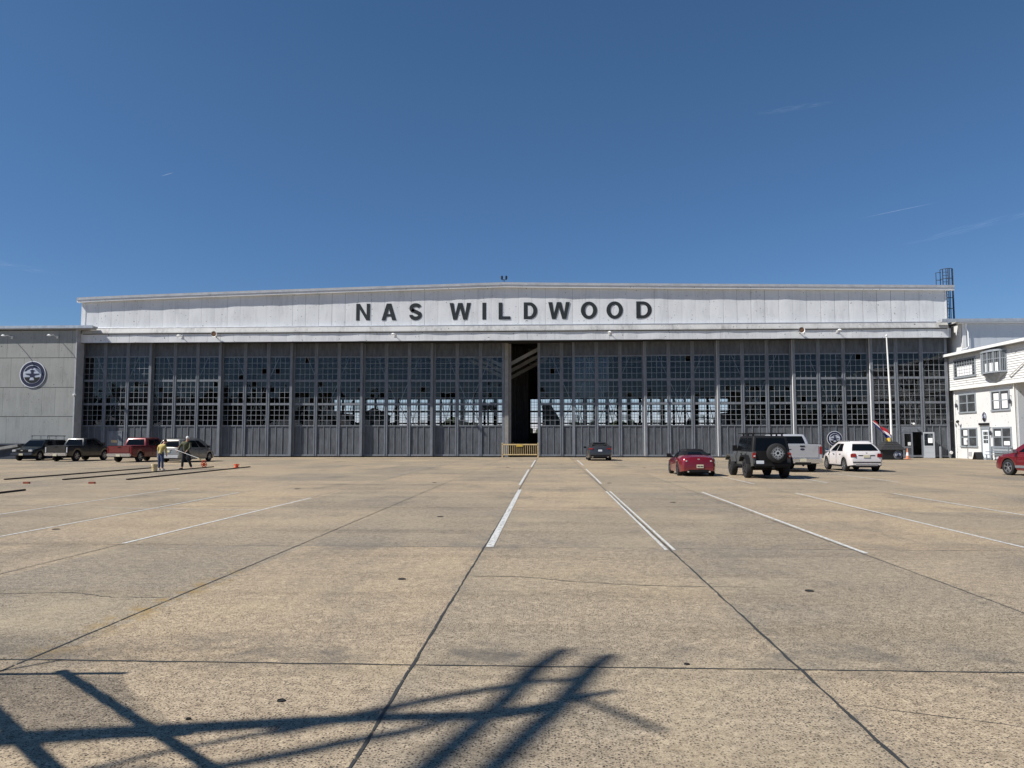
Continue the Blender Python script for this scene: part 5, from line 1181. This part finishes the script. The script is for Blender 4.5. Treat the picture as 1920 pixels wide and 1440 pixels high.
# white crossover
vehicle(dict(name='parked_crossover', label='white rounded crossover parked right of the silver white pickup', cat='car', loc=(16.35, 42.8, 0), L=4.25, W=1.79, r=.345, tw=.23, zb=.27,
    wheels=(-1.28, 1.28), paint=paint('paint_white', (.72, .68, .66), .05, .3, .8), top=[(-2.125, .90), (-2.06, 1.02), (-1.85, 1.08), (-1.0, 1.06), (.5, 1.0), (1.1, .98), (1.6, .90), (2.0, .76), (2.125, .60)],
    plan=[(-2.125, .80), (-2.05, .90), (-1.8, .98), (-1.3, 1.0), (1.2, 1.0), (1.7, .95), (2.05, .82), (2.125, .74)], shoulder=1.2, crown=.02, tumble=.93,
    gh=dict(y=(1.12, .38, -1.42, -2.0), z=(1.0, 1.52), w=(.84, .58), sw=[(.12, .42, .06, .02), (.46, .74, .0, -.05)], cr=.17, crown=.07, bulge=.03, rw=(-.02, 1.02), rwt=(.16, .84)), mirror=(.78, 1.10), mirror_m=M['chrome'],
    handles=(.05, -.85), hz=.90, seams=(.72, -.32), spokes=9,
    boxes=sym('taillight', 'redlamp', .66, -2.085, .84, (.27, .12, .22), (0, 0, .16))+[('license_plate', 'plate', (0, -2.14, .80), (.34, .02, .14)), ('plate_recess', 'plastic', (0, -2.118, .845), (.86, .03, .06)), ('rear_bumper', 'plastic', (0, -2.07, .50), (1.46, .14, .10)), ('skid_plate', 'rim', (0, -2.06, .38), (1.2, .16, .14)), ('lower_valance', 'plastic', (0, -2.0, .28), (1.4, .16, .1)), ('badge', 'chrome', (0, -2.10, .97), (.09, .03, .06)), ('sill', 'plastic', (.84, 0, .31), (.12, 1.9, .12)), ('sill', 'plastic', (-.84, 0, .31), (.12, 1.9, .12))]+sym('roof_rail', 'steel', .56, -.6, 1.60, (.04, 1.5, .03))))
# dark red suv entering at the right edge
vehicle(dict(name='parked_suv', label='dark red suv cut off by the right edge of the photo', cat='car', loc=(22.65, 36.2, 0), rz=R(10), L=4.6, W=1.89, r=.37, tw=.25, zb=.26,
    wheels=(-1.35, 1.38), paint=paint('paint_dark_red', (.20, .010, .016), .4, .3, .9), top=[(-2.3, .95), (-2.2, 1.1), (-1.4, 1.10), (.5, 1.06), (1.1, 1.05), (1.7, .97), (2.1, .84), (2.3, .66)],
    plan=P_(4.6, .84, .8), shoulder=1.1, crown=.03, gh=dict(y=(1.25, .45, -1.8, -2.15), z=(1.04, 1.60), w=(.88, .66), sw=[(.11, .40, .06, .02), (.44, .70, 0, 0), (.74, .92, 0, -.04)], cr=.15, crown=.07), mirror=(.82, 1.14), mirror_m=M['steel'],
    handles=(.1, -.8), hz=.93, seams=(.78, -.28), spokes=5, boxes=[('side_trim', 'steel', (-.93, 0, .42), (.05, 1.8, .12)), ('side_trim', 'steel', (.93, 0, .42), (.05, 1.8, .12))]+sym('headlight', 'headlamp', .66, 2.14, .78, (.34, .2, .14))))
# left row: four vehicles
vo = vehicle(dict(name='parked_minivan', label='silver minivan parked behind the two people', cat='minivan', loc=(-27.3, 56.9, 0), rz=R(-6), L=4.95, W=1.90, r=.34, tw=.23, zb=.22,
    wheels=(-1.45, 1.55), paint=paint('paint_silver', (.30, .29, .26), .5, .35, .6), top=[(-2.475, .98), (-2.42, 1.08), (-1.0, 1.08), (.6, 1.02), (1.35, 1.0), (1.8, .88), (2.3, .70), (2.475, .52)],
    plan=P_(4.95, .9, .78), shoulder=1.0, crown=.02, gh=dict(y=(1.75, .72, -2.1, -2.40), z=(1.0, 1.66), w=(.90, .70), sw=[(.13, .36, .07, .02), (.39, .64, 0, 0), (.67, .93, 0, -.02)], cr=.14, crown=.06, rw=(-.02, 1.02), rwt=(.12, .84)), mirror=(1.15, 1.12),
    handles=(.4, -.5), hz=.92, seams=(1.1, .0, -1.1), spokes=7, boxes=sym('taillight', 'redlamp', .80, -2.42, 1.02, (.13, .12, .34))+[('license_plate', 'plate', (0, -2.50, .80), (.31, .02, .15)), ('rear_bumper', 'trim_grey', (0, -2.45, .42), (1.66, .14, .24)), ('plate_trim', 'chrome', (0, -2.49, .92), (.6, .02, .04))]+sym('roof_rail', 'steel_dark', .62, -.5, 1.76, (.04, 2.2, .04))))
pickup('parked_pickup', 'red pickup with a chrome bumper parked beside the silver minivan', (-31.1, 57.4, 0), R(-4), paint('paint_pickup_red', (.16, .005, .007), .2, .35, .7), L=5.5, W=1.95, H=1.80, bed=1.18, belt=1.18, hood=1.08, r=.37, zb=.38, cabf=1.0, cabr=-.9, tall=0, lw=.07)
pickup('parked_pickup', 'black pickup with its tailgate to the camera, left of the red pickup', (-36.9, 58.9, 0), R(-4), paint('paint_black', (.012, .012, .013), .2, .35, .6), L=5.3, W=1.88, H=1.78, bed=1.18, belt=1.17, hood=1.10, r=.39, zb=.40, cabf=1.0, cabr=-.75, wheels=(-1.55, 1.75), tall=0, lamp='headlamp', lw=.10)
dg = paint('paint_dark_green', (.012, .018, .018), .2, .35, .6)
ro = vehicle(dict(name='parked_pickup', label='dark compact pickup facing the camera with a roof rack and bed cap', cat='pickup', loc=(-41.2, 60.6, 0), rz=R(184), L=5.1, W=1.78, r=.36, tw=.24, zb=.36,
    wheels=(-1.5, 1.6), paint=dg, top=[(-2.55, 1.05), (-.8, 1.06), (.6, 1.08), (1.15, 1.04), (1.6, .98), (2.3, .88), (2.55, .70)], plan=P_(5.1, .94, .84), shoulder=.8, crown=.02, tumble=.97,
    gh=dict(y=(1.35, .6, -.75, -.85), z=(1.04, 1.62), w=(.82, .64), sw=[(.2, .7, .08, -.02)], cr=.1, crown=.06, bulge=.015, rw=(.05, .95)), mirror=(1.0, 1.14), bigmirror=1, handles=(-.15,), hz=.90, seams=(.95, -.4), spokes=6,
    boxes=sym('headlight', 'headlamp', .62, 2.50, .78, (.30, .12, .18))+[('grille', 'plastic', (0, 2.54, .78), (.86, .08, .2)), ('badge', 'chrome', (0, 2.585, .80), (.17, .02, .08)), ('front_bumper', 'steel_dark', (0, 2.58, .52), (1.7, .16, .2)), ('license_plate', 'plate', (0, 2.68, .50), (.31, .02, .15)), ('bed_cap', dg, (0, -1.7, 1.35), (1.5, 1.65, .58)), ('cap_window', 'carglass', (.755, -1.7, 1.38), (.02, 1.3, .32)), ('cap_window', 'carglass', (-.755, -1.7, 1.38), (.02, 1.3, .32))]))
q = MB()
for s_ in (-1, 1): q.bar((s_*.62, .4, 1.95), (s_*.62, -2.3, 1.95), .07)
for y in (.3, -.9, -2.1):
    q.bar((-.66, y, 1.93), (.66, y, 1.93), .05)
    for s_ in (-1, 1): q.bar((s_*.62, y, 1.62), (s_*.62, y, 1.95), .05)
q.build('roof_rack', M['steel'], ro)

# ------------------------------------------------------------------ people
def skinned(name, nodes, edges, m, parent, sub=2, roots=(0,)):
    me = bpy.data.meshes.new(name); me.from_pydata([n[0] for n in nodes], edges, []); tmp = bpy.data.objects.new(name, me); COL.objects.link(tmp)
    md = tmp.modifiers.new('s', 'SKIN'); md.use_smooth_shade = True
    for i, n in enumerate(nodes):
        v = me.skin_vertices[0].data[i]; rr_ = n[1] if isinstance(n[1], tuple) else (n[1], n[1]); v.radius = rr_; v.use_root = (i in roots)
    ms = tmp.modifiers.new('d', 'SUBSURF'); ms.levels = ms.render_levels = sub
    bpy.context.view_layer.update(); dg_ = bpy.context.evaluated_depsgraph_get()
    me2 = bpy.data.meshes.new_from_object(tmp.evaluated_get(dg_)); bpy.data.objects.remove(tmp)
    me2.materials.clear(); me2.materials.append(m); me2.name = name
    o = bpy.data.objects.new(name, me2); COL.objects.link(o); o.parent = parent; return o
def hand(nodes, edges, wi, w_, d, side, curl=.5):
    """palm, four fingers of different length and a thumb, added to a skeleton at wrist index wi"""
    w_ = Vector(w_); d = Vector(d).normalized(); s = d.cross(Vector((0, 1, 0))).normalized()*side; fwd = s.cross(d).normalized()
    pc = w_+d*.05; pi = len(nodes); nodes.append((tuple(pc), (.030, .020))); edges.append((wi, pi))
    for k, ln in enumerate((.065, .078, .072, .055)):
        b0 = pc+d*.04+fwd*(.03-.02*k); b1 = b0+d*ln*.5+s*.01; b2 = b1+d*ln*.5*(1-curl)+s*ln*.5*curl
        i = len(nodes); nodes += [(tuple(b0), .009), (tuple(b1), .0085), (tuple(b2), .007)]; edges += [(pi, i), (i, i+1), (i+1, i+2)]
    t1 = pc+fwd*.035+d*.005; t2 = t1+fwd*.02+d*.035; i = len(nodes); nodes += [(tuple(t1), .011), (tuple(t2), .009)]; edges += [(pi, i), (i, i+1)]
def person(loc, rz, label, H, pose, mats, extra=None):
    o = thing('person', label, 'person', loc, rz); p = pose; k = H/1.75
    V_ = lambda t: tuple(x*k for x in t)
    nodes = [(V_(p['pelvis']), (.11*k, .09*k)), (V_(p['waist']), (.12*k, .095*k)), (V_(p['chest']), (.155*k, .11*k)), (V_(p['neck0']), (.07*k, .065*k)), (V_(p['neck1']), (.05*k, .055*k)), (V_(p['head']), (.075*k, .09*k)), (V_(p['crown']), (.062*k, .075*k))]
    edges = [(0, 1), (1, 2), (2, 3), (3, 4), (4, 5), (5, 6)]
    for s_, sd_ in (('l', -1), ('r', 1)):
        sh, el, wr = p['sh'+s_], p['el'+s_], p['wr'+s_]; i = len(nodes)
        nodes += [(V_(sh), .054*k), (V_(el), .042*k), (V_(wr), .027*k)]; edges += [(2, i), (i, i+1), (i+1, i+2)]
        hand(nodes, edges, i+2, V_(wr), Vector(wr)-Vector(el), sd_)
        hp, kn, an, toe = p['hp'+s_], p['kn'+s_], p['an'+s_], p['toe'+s_]; i = len(nodes)
        nodes += [(V_(hp), .088*k), (V_(kn), .058*k), (V_(an), .038*k), (V_(toe), (.035*k, .028*k))]; edges += [(0, i), (i, i+1), (i+1, i+2), (i+2, i+3)]
    skinned('body', nodes, edges, mats['skin'], o)
    # jacket
    j = [(V_(p['waist']), (.165*k, .135*k)), (V_(p['chest']), (.195*k, .145*k)), (V_(p['neck0']), (.085*k, .08*k)), (V_(p['hem']), (.175*k, .14*k))]; je = [(0, 1), (1, 2), (0, 3)]
    for s_ in 'lr':
        i = len(j); wr = Vector(p['wr'+s_]); el = Vector(p['el'+s_]); cf = el.lerp(wr, .94)
        j += [(V_(p['sh'+s_]), .092*k), (V_(p['el'+s_]), .064*k), (V_(tuple(cf)), .046*k)]; je += [(1, i), (i, i+1), (i+1, i+2)]
    skinned('jacket', j, je, mats['jacket'], o)
    t = []; te = []; rts = []
    for s_ in 'lr':
        i = len(t); an = Vector(p['an'+s_])+Vector((0, 0, .02)); hp = Vector(p['hp'+s_]); rts.append(i)
        t += [(V_((hp.x*.62, hp.y, 1.09)), (.118*k, .125*k)), (V_((hp.x*.85, hp.y, .90)), (.112*k, .128*k)), (V_(tuple(hp.lerp(Vector(p['kn'+s_]), .4))), .100*k), (V_(p['kn'+s_]), .078*k), (V_(tuple(an)), .066*k)]; te += [(i, i+1), (i+1, i+2), (i+2, i+3), (i+3, i+4)]
    skinned('trousers', t, te, mats['trousers'], o, roots=rts)
    for s_ in 'lr':
        an, toe = Vector(p['an'+s_]), Vector(p['toe'+s_]); hl = an+(an-toe)*.35; 
        skinned('shoe', [(V_((hl.x, hl.y, .05)), .045*k), (V_((an.x, an.y, .055)), (.052*k, .05*k)), (V_((toe.x, toe.y, .045)), (.046*k, .036*k)), (V_(tuple(toe+(toe-an)*.35)[:2]+(.04,)), (.036*k, .026*k))], [(0, 1), (1, 2), (2, 3)], mats['shoe'], o)
    hd = Vector(p['head']); cr = Vector(p['crown']); up = (cr-hd).normalized(); fd = Vector(p['face']).normalized()
    # face: brow and nose, eyes, mouth, ears
    q = MB(); c0 = (hd+up*.01)*k; rt_ = fd.cross(up).normalized()
    q.bar(c0+fd*.075*k+up*.03*k, c0+fd*.112*k-up*.012*k, .022*k, .03*k)
    for s_ in (-1, 1): e_ = c0+rt_*s_*.080*k; q.bar(e_-up*.02*k-fd*.01*k, e_+up*.03*k-fd*.01*k, .015*k, .035*k)
    q.build('face', mats['skin'], o)
    q = MB()
    for s_ in (-1, 1): e_ = c0+fd*.086*k+rt_*s_*.032*k+up*.028*k; q.cbox(e_, (.02*k, .02*k, .012*k))
    q.bar(c0+fd*.092*k-up*.045*k-rt_*.022*k, c0+fd*.092*k-up*.045*k+rt_*.022*k, .012*k); q.build('eyes_and_mouth', M['hair_dark'], o)
    q = MB()
    hc = (hd+up*.055-fd*.018)*k
    for j_ in range(7):
        for i_ in range(14):
            a, b_ = R(360*i_/14), R(-35+125*j_/6); rr_ = .108*k
            q.v.append(tuple(hc+rt_*rr_*.90*math.cos(a)*math.cos(b_)+fd*rr_*1.04*math.sin(a)*math.cos(b_)*(1 if math.sin(a) < 0 or b_ > .25 else .6)+up*rr_*math.sin(b_)*.98))
    q.f = [(j_*14+i_, j_*14+(i_+1) % 14, (j_+1)*14+(i_+1) % 14, (j_+1)*14+i_) for j_ in range(6) for i_ in range(14)]; q.m = [0]*len(q.f)
    q.build(mats.get('hairname', 'hair'), mats['hair'], o, smooth=True)
    return o
# local frame: +x right, -y towards the camera
person((-21.15, 41.0, 0), R(-12), 'person in a yellow jacket and blue jeans with dark hair, head bowed', 1.68,
    dict(pelvis=(0, 0, .95), waist=(.02, .02, 1.08), chest=(.05, .04, 1.30), neck0=(.08, .07, 1.46), neck1=(.11, .11, 1.53), head=(.15, .16, 1.60), crown=(.17, .17, 1.68), face=(.5, .7, -.5), hem=(0, 0, .96),
         shl=(-.13, .03, 1.40), ell=(-.22, .03, 1.16), wrl=(-.14, .12, .96), shr=(.22, .05, 1.40), elr=(.27, .08, 1.14), wrr=(.24, .16, .92),
         hpl=(-.08, 0, .88), knl=(-.11, .02, .50), anl=(-.12, .04, .09), toel=(-.14, .16, .05), hpr=(.09, 0, .88), knr=(.13, -.02, .50), anr=(.19, -.06, .09), toer=(.25, .03, .05)),
    dict(skin=M['skin'], jacket=M['jacket_yellow'], trousers=M['jeans'], shoe=M['shoe_white'], hair=M['hair_dark']))
person((-20.4, 42.3, 0), R(8), 'person in an olive jacket, dark trousers and pale cap holding a long pole', 1.80,
    dict(pelvis=(0, 0, .96), waist=(.0, -.01, 1.10), chest=(.03, -.04, 1.33), neck0=(.07, -.07, 1.50), neck1=(.10, -.10, 1.56), head=(.14, -.13, 1.63), crown=(.15, -.13, 1.71), face=(.75, -.4, -.5), hem=(0, 0, .92),
         shl=(-.17, -.03, 1.43), ell=(-.31, -.10, 1.20), wrl=(-.33, -.26, 1.02), shr=(.24, -.05, 1.42), elr=(.28, -.16, 1.16), wrr=(.16, -.32, 1.0),
         hpl=(-.10, 0, .90), knl=(-.13, -.04, .50), anl=(-.17, .02, .09), toel=(-.26, -.08, .05), hpr=(.11, 0, .90), knr=(.20, -.05, .50), anr=(.32, .04, .09), toer=(.38, -.09, .05)),
    dict(skin=M['skin'], jacket=M['jacket_olive'], trousers=M['trousers'], shoe=M['shoe'], hair=M['cap'], hairname='cap'))
o = thing('roller_pole', 'long thin pole with a small roller head held by the person in olive', 'pole', (-20.5, 41.95, 1.06))
q = MB(); q.tube([(-.35, .02, .05), (1.05, -.12, -.42)], .012, 8); q.build('pole', M['lamp_white'], o)
q = MB(); q.bar((1.03, -.12, -.40), (1.14, -.12, -.50), .06); q.lathe([(.04, -.1), (.04, .1)], (1.14, -.12, -.5), 'y', n=10); q.build('roller', M['bucket'], o)
o = thing('bucket', 'yellow stained plastic bucket beside the person in the yellow jacket', 'bucket', (-20.95, 40.0, 0))
q = MB(); q.lathe([(.13, 0), (.155, .33), (.165, .33), (.165, .37), (.15, .37), (.125, .03)], n=22, cap=False); q.lathe([(.13, .004), (.01, .005)], n=22, cap=False); q.build('pail', M['bucket'], o, smooth=True)
q = MB(); q.tube([(.16*math.cos(R(a)), -.05-.10*math.sin(R(a)), .34-.12*math.sin(R(a))) for a in range(0, 181, 20)], .006, 5); q.build('handle', M['steel'], o)

# ------------------------------------------------------------------ made-up mast and platform left of the camera, shaped to throw the foreground shadows
def cast(pts, H, r0, q, n=8):
    k = H/-sd.z; P = [(x-sd.x*k, y-sd.y*k, H) for x, y in pts]; q.tube(P, r0, n); return P
o = thing('shadow_mast', 'unseen made-up steel mast, its arms shaped to shade the foreground', 'mast', (0, 0, 0))
q = MB()
A = cast([(-4.6, 4.05), (-3.23, 4.32), (-2.34, 4.51), (-1.52, 4.70), (-1.02, 4.79), (-.57, 4.84), (-.27, 4.89), (-.05, 5.03), (.20, 5.22), (.44, 5.36)], 8.0, [.15, .13, .11, .09, .08, .085, .085, .07, .05, .035], q)
cast([(.11, 6.38), (-.13, 5.80), (-.26, 5.27), (-.37, 4.9), (-.50, 4.5), (-.63, 4.1), (-.85, 3.4)], 11.5, [.06, .08, .08, .08, .085, .09, .09], q)
cast([(.47, 6.25), (.31, 5.87), (.16, 5.4), (.04, 5.0), (-.10, 4.65), (-.30, 4.1), (-.55, 3.4)], 11.7, [.06, .08, .085, .085, .085, .085, .09], q)
cast([(-1.6, 4.52), (-1.27, 4.76), (-.87, 5.07), (-.48, 5.32), (-.2, 5.50), (.1, 5.58), (.28, 5.75)], 10.5, [.07, .07, .06, .055, .05, .05, .03], q)
cast([(-2.1, 3.8), (-1.75, 4.03), (-1.37, 4.25), (-1.17, 4.39), (-.85, 4.57), (-.6, 4.78)], 10.5, [.06, .065, .065, .065, .06, .05], q)
cast([(.2, 5.2), (.34, 5.02), (.66, 4.64)], 9.0, [.03, .035, .03], q)
cast([(-2.6, 3.8), (-2.06, 4.25), (-1.49, 4.62)], 7.4, [.03, .03, .03], q)
for (ax_, ay_) in ((-.85, 3.4), (-.55, 3.4), (-2.1, 3.8)):     # stays down to the mast
    k = 11.5/-sd.z; q.tube([(ax_-sd.x*k, ay_-sd.y*k, 11.5), (-13.2, -.6, 12.2)], .06, 6)
q.build('arm', M['steel_dark'], o)
q = MB(); top_ = A[0]; q.tube([(top_[0], top_[1], 8.0), (top_[0]-1.2, top_[1]-1.4, 7.6), (-13.2, -.6, 7.0)], [.13, .15, .18], 10); q.tube([(-13.2, -.6, 12.4), (-13.2, -.6, 0)], [.16, .22], 10); q.build('post', M['steel_dark'], o)
o = thing('shadow_platform', 'unseen steel platform with mesh guard on the left, shaped to shade the foreground', 'platform', (0, 0, 0))
H = 2.5; k = H/-sd.z; sh_ = lambda x, y, h=H: (x-sd.x*h/-sd.z, y-sd.y*h/-sd.z, h)
q = MB()
q.bar(sh_(-6.0, 5.35), sh_(-3.09, 5.58), .045, .045); q.bar(sh_(-4.6, 6.5), sh_(-1.5, 3.78), .07, .07) if False else None
q.bar(sh_(-3.60, 5.62), sh_(-1.2, 3.55), .050, .05); q.bar(sh_(-4.6, 5.75), sh_(-2.2, 3.65), .065, .06); q.bar(sh_(-6.2, 5.3), sh_(-3.85, 3.3), .06, .05)
q.bar(sh_(-6.0, 4.05), sh_(-2.1, 4.5), .11, .06); q.bar(sh_(-4.3, 5.3), sh_(-3.75, 5.9), .02, .02)
q.build('frame', M['steel_dark'], o)
q = MB()
for i in range(90):   # expanded mesh between rail and beam
    t = i/90; q.bar(sh_(-6.0+t*3.9, 4.1+t*.4), sh_(-6.6+t*3.5, 5.35+t*.15), .0045, .0045)
    if i % 2 == 0: u = i/90; q.bar(sh_(-6.2, 4.1+1.2*u), sh_(-2.35-.75*u, 4.5+1.05*u), .0045, .0045)
q.build('mesh_guard', M['steel'], o)
q = MB()
for p in (sh_(-6.0, 5.35), sh_(-6.0, 4.05), sh_(-4.6, 5.4)): q.box(p[0]-.04, p[0]+.04, p[1]-.04, p[1]+.04, 0, H)
q.build('post', M['steel_dark'], o)

# ------------------------------------------------------------------ inside the hangar
def aircraft(loc, rz, label, L=14, fin=4.2, m='aluminium'):
    o = thing('aircraft', label, 'aircraft', loc, rz)
    q = MB(); q.lathe([(.05, -L*.5), (.35, -L*.46), (.75, -L*.3), (.9, -L*.05), (.8, L*.2), (.45, L*.42), (.2, L*.5)], (0, 0, 2.0), 'y', n=18); q.build('fuselage', M[m], o, smooth=True)
    for s_ in (-1, 1):
        q = MB(); q.prism([(s_*.7, -1.6), (s_*6.2, .8), (s_*6.2, 1.9), (s_*.7, 1.6)], 1.75, 1.92, 'xy'); q.build('wing', M[m], o)
        q = MB(); q.prism([(s_*.3, L*.36), (s_*2.4, L*.45), (s_*2.4, L*.5), (s_*.3, L*.48)], 2.2, 2.3, 'xy'); q.build('tailplane', M[m], o)
        q = MB(); q.tube([(s_*1.6, 0, 1.7), (s_*1.6, 0, .4)], .07, 6); q.lathe([(.36, -.1), (.4, -.06), (.4, .06), (.36, .1)], (s_*1.6, 0, .4), 'x', n=14); q.build('landing_gear', M['rubber'], o)
    q = MB(); q.prism([(L*.24, 2.5), (L*.42, 2.3+fin), (L*.5, 2.3+fin), (L*.5, 2.2)], -.09, .09, 'yz'); q.build('tail_fin', M[m], o)
    q = MB(); q.lathe([(.05, -L*.28), (.42, -L*.22), (.5, -L*.14), (.3, -L*.02)], (0, 0, 2.7), 'y', n=14); q.build('canopy', M['carglass'], o, smooth=True)
aircraft((5.4, 98.5, 0), R(75), 'grey jet with a tall swept tail fin inside, right of the door gap', 13, 3.9)
aircraft((-34, 118, 0), R(20), 'grey jet deep inside the hangar, behind the left door leaves', 14, 3.0)
aircraft((16.5, 102, 0), R(-30), 'grey jet inside the hangar behind the roadster', 12, 2.2)
o = wthing('control_hut', 'small dark hut with square windows inside behind the fifth door leaf', 'hut', (-25.4, 110, 0))
q = WB(); q.box(-27.2, -23.4, 109, 112, 0, 5.0); q.prism([(-27.4, 5.0), (-23.2, 5.0), (-25.3, 6.1)], 108.8, 112.2); q.build('wall', M['annex_white'], o)
for x in (-25.0, -24.2): q = WB(); q.box(x, x+.6, 108.95, 109.0, 3.5, 4.6); q.build('window', M['paper'], o)
o = wthing('radar_stand', 'dark twin drum on a post inside, left of the door gap', 'stand', (-7.2, 90, 0))
q = WB(); q.tube([(-7.2, 90, 0), (-7.2, 90, 5.3)], .1, 8); q.build('post', M['steel_dark'], o)
for dx in (-.45, .45): q = WB(); q.lathe([(.42, -.2), (.5, 0), (.42, .2)], (0, 0, 0), 'y', n=16); q.v = [(v[0]-7.2+dx, v[1]+90, v[2]+5.5) for v in q.v]; q.build('drum', M['steel_dark'], o)
def clutter(x, y, w_, h_, label, seed):
    rnd = random.Random(seed); o = wthing('maintenance_stand', label, 'work stand', (x, y, 0)); q = WB()
    for k in range(5):
        xx = x-w_/2+w_*k/4; q.bar((xx, y, 0), (xx+rnd.uniform(-.3, .3), y, h_*rnd.uniform(.7, 1)), .12)
    for k in range(4): z = h_*(k+1)/5; q.bar((x-w_/2, y+.1, z), (x+w_/2, y+.1, z*rnd.uniform(.9, 1.1)), .1)
    q.build('frame', M['steel'], o); q = WB(); q.box(x-w_/2, x+w_/2, y-.5, y+1, h_*.55, h_*.6); q.build('deck', M['steel_dark'], o)
o = wthing('blocking_curtain', 'tall dark curtain added just inside the door gap to darken it', 'curtain', (-3.4, 80, 0))  # added dark sheet, hides the bright rear glazing so the gap stays black
q = WB(); n = 16; vs = [(-4.5+2.3*i/n, 80+.14*math.sin(i*1.7), z) for z in (0.1, 4, 8, 11.4) for i in range(n+1)]; q.add(vs, [(j*(n+1)+i, j*(n+1)+i+1, (j+1)*(n+1)+i+1, (j+1)*(n+1)+i) for j in range(3) for i in range(n)]); q.build('canvas', M['inside_dark'], o, smooth=True, fix=False)
clutter(19.3, 96, 3.6, 5.6, 'steel work stand inside the hangar behind the off-roader', 4)
clutter(-19, 92, 5, 3.8, 'low steel work stand inside the hangar right of the small hut', 5)
clutter(-31, 88, 4, 4.4, 'steel work stand inside the hangar behind the fourth door leaf', 6)
q = MB(); q.lathe([(.9, 0), (.9, 2.9), (.75, 3.5), (.4, 3.95), (.05, 4.1)], n=18); q.tube([(-.1, 0, 4), (-.1, 0, 5.2)], .06, 6); tag(q.build('domed_tank', M['steel_dark'], loc=(12.8, 110, 0), smooth=True), 'dark domed tank inside the hangar behind the eighth door leaf', 'tank')
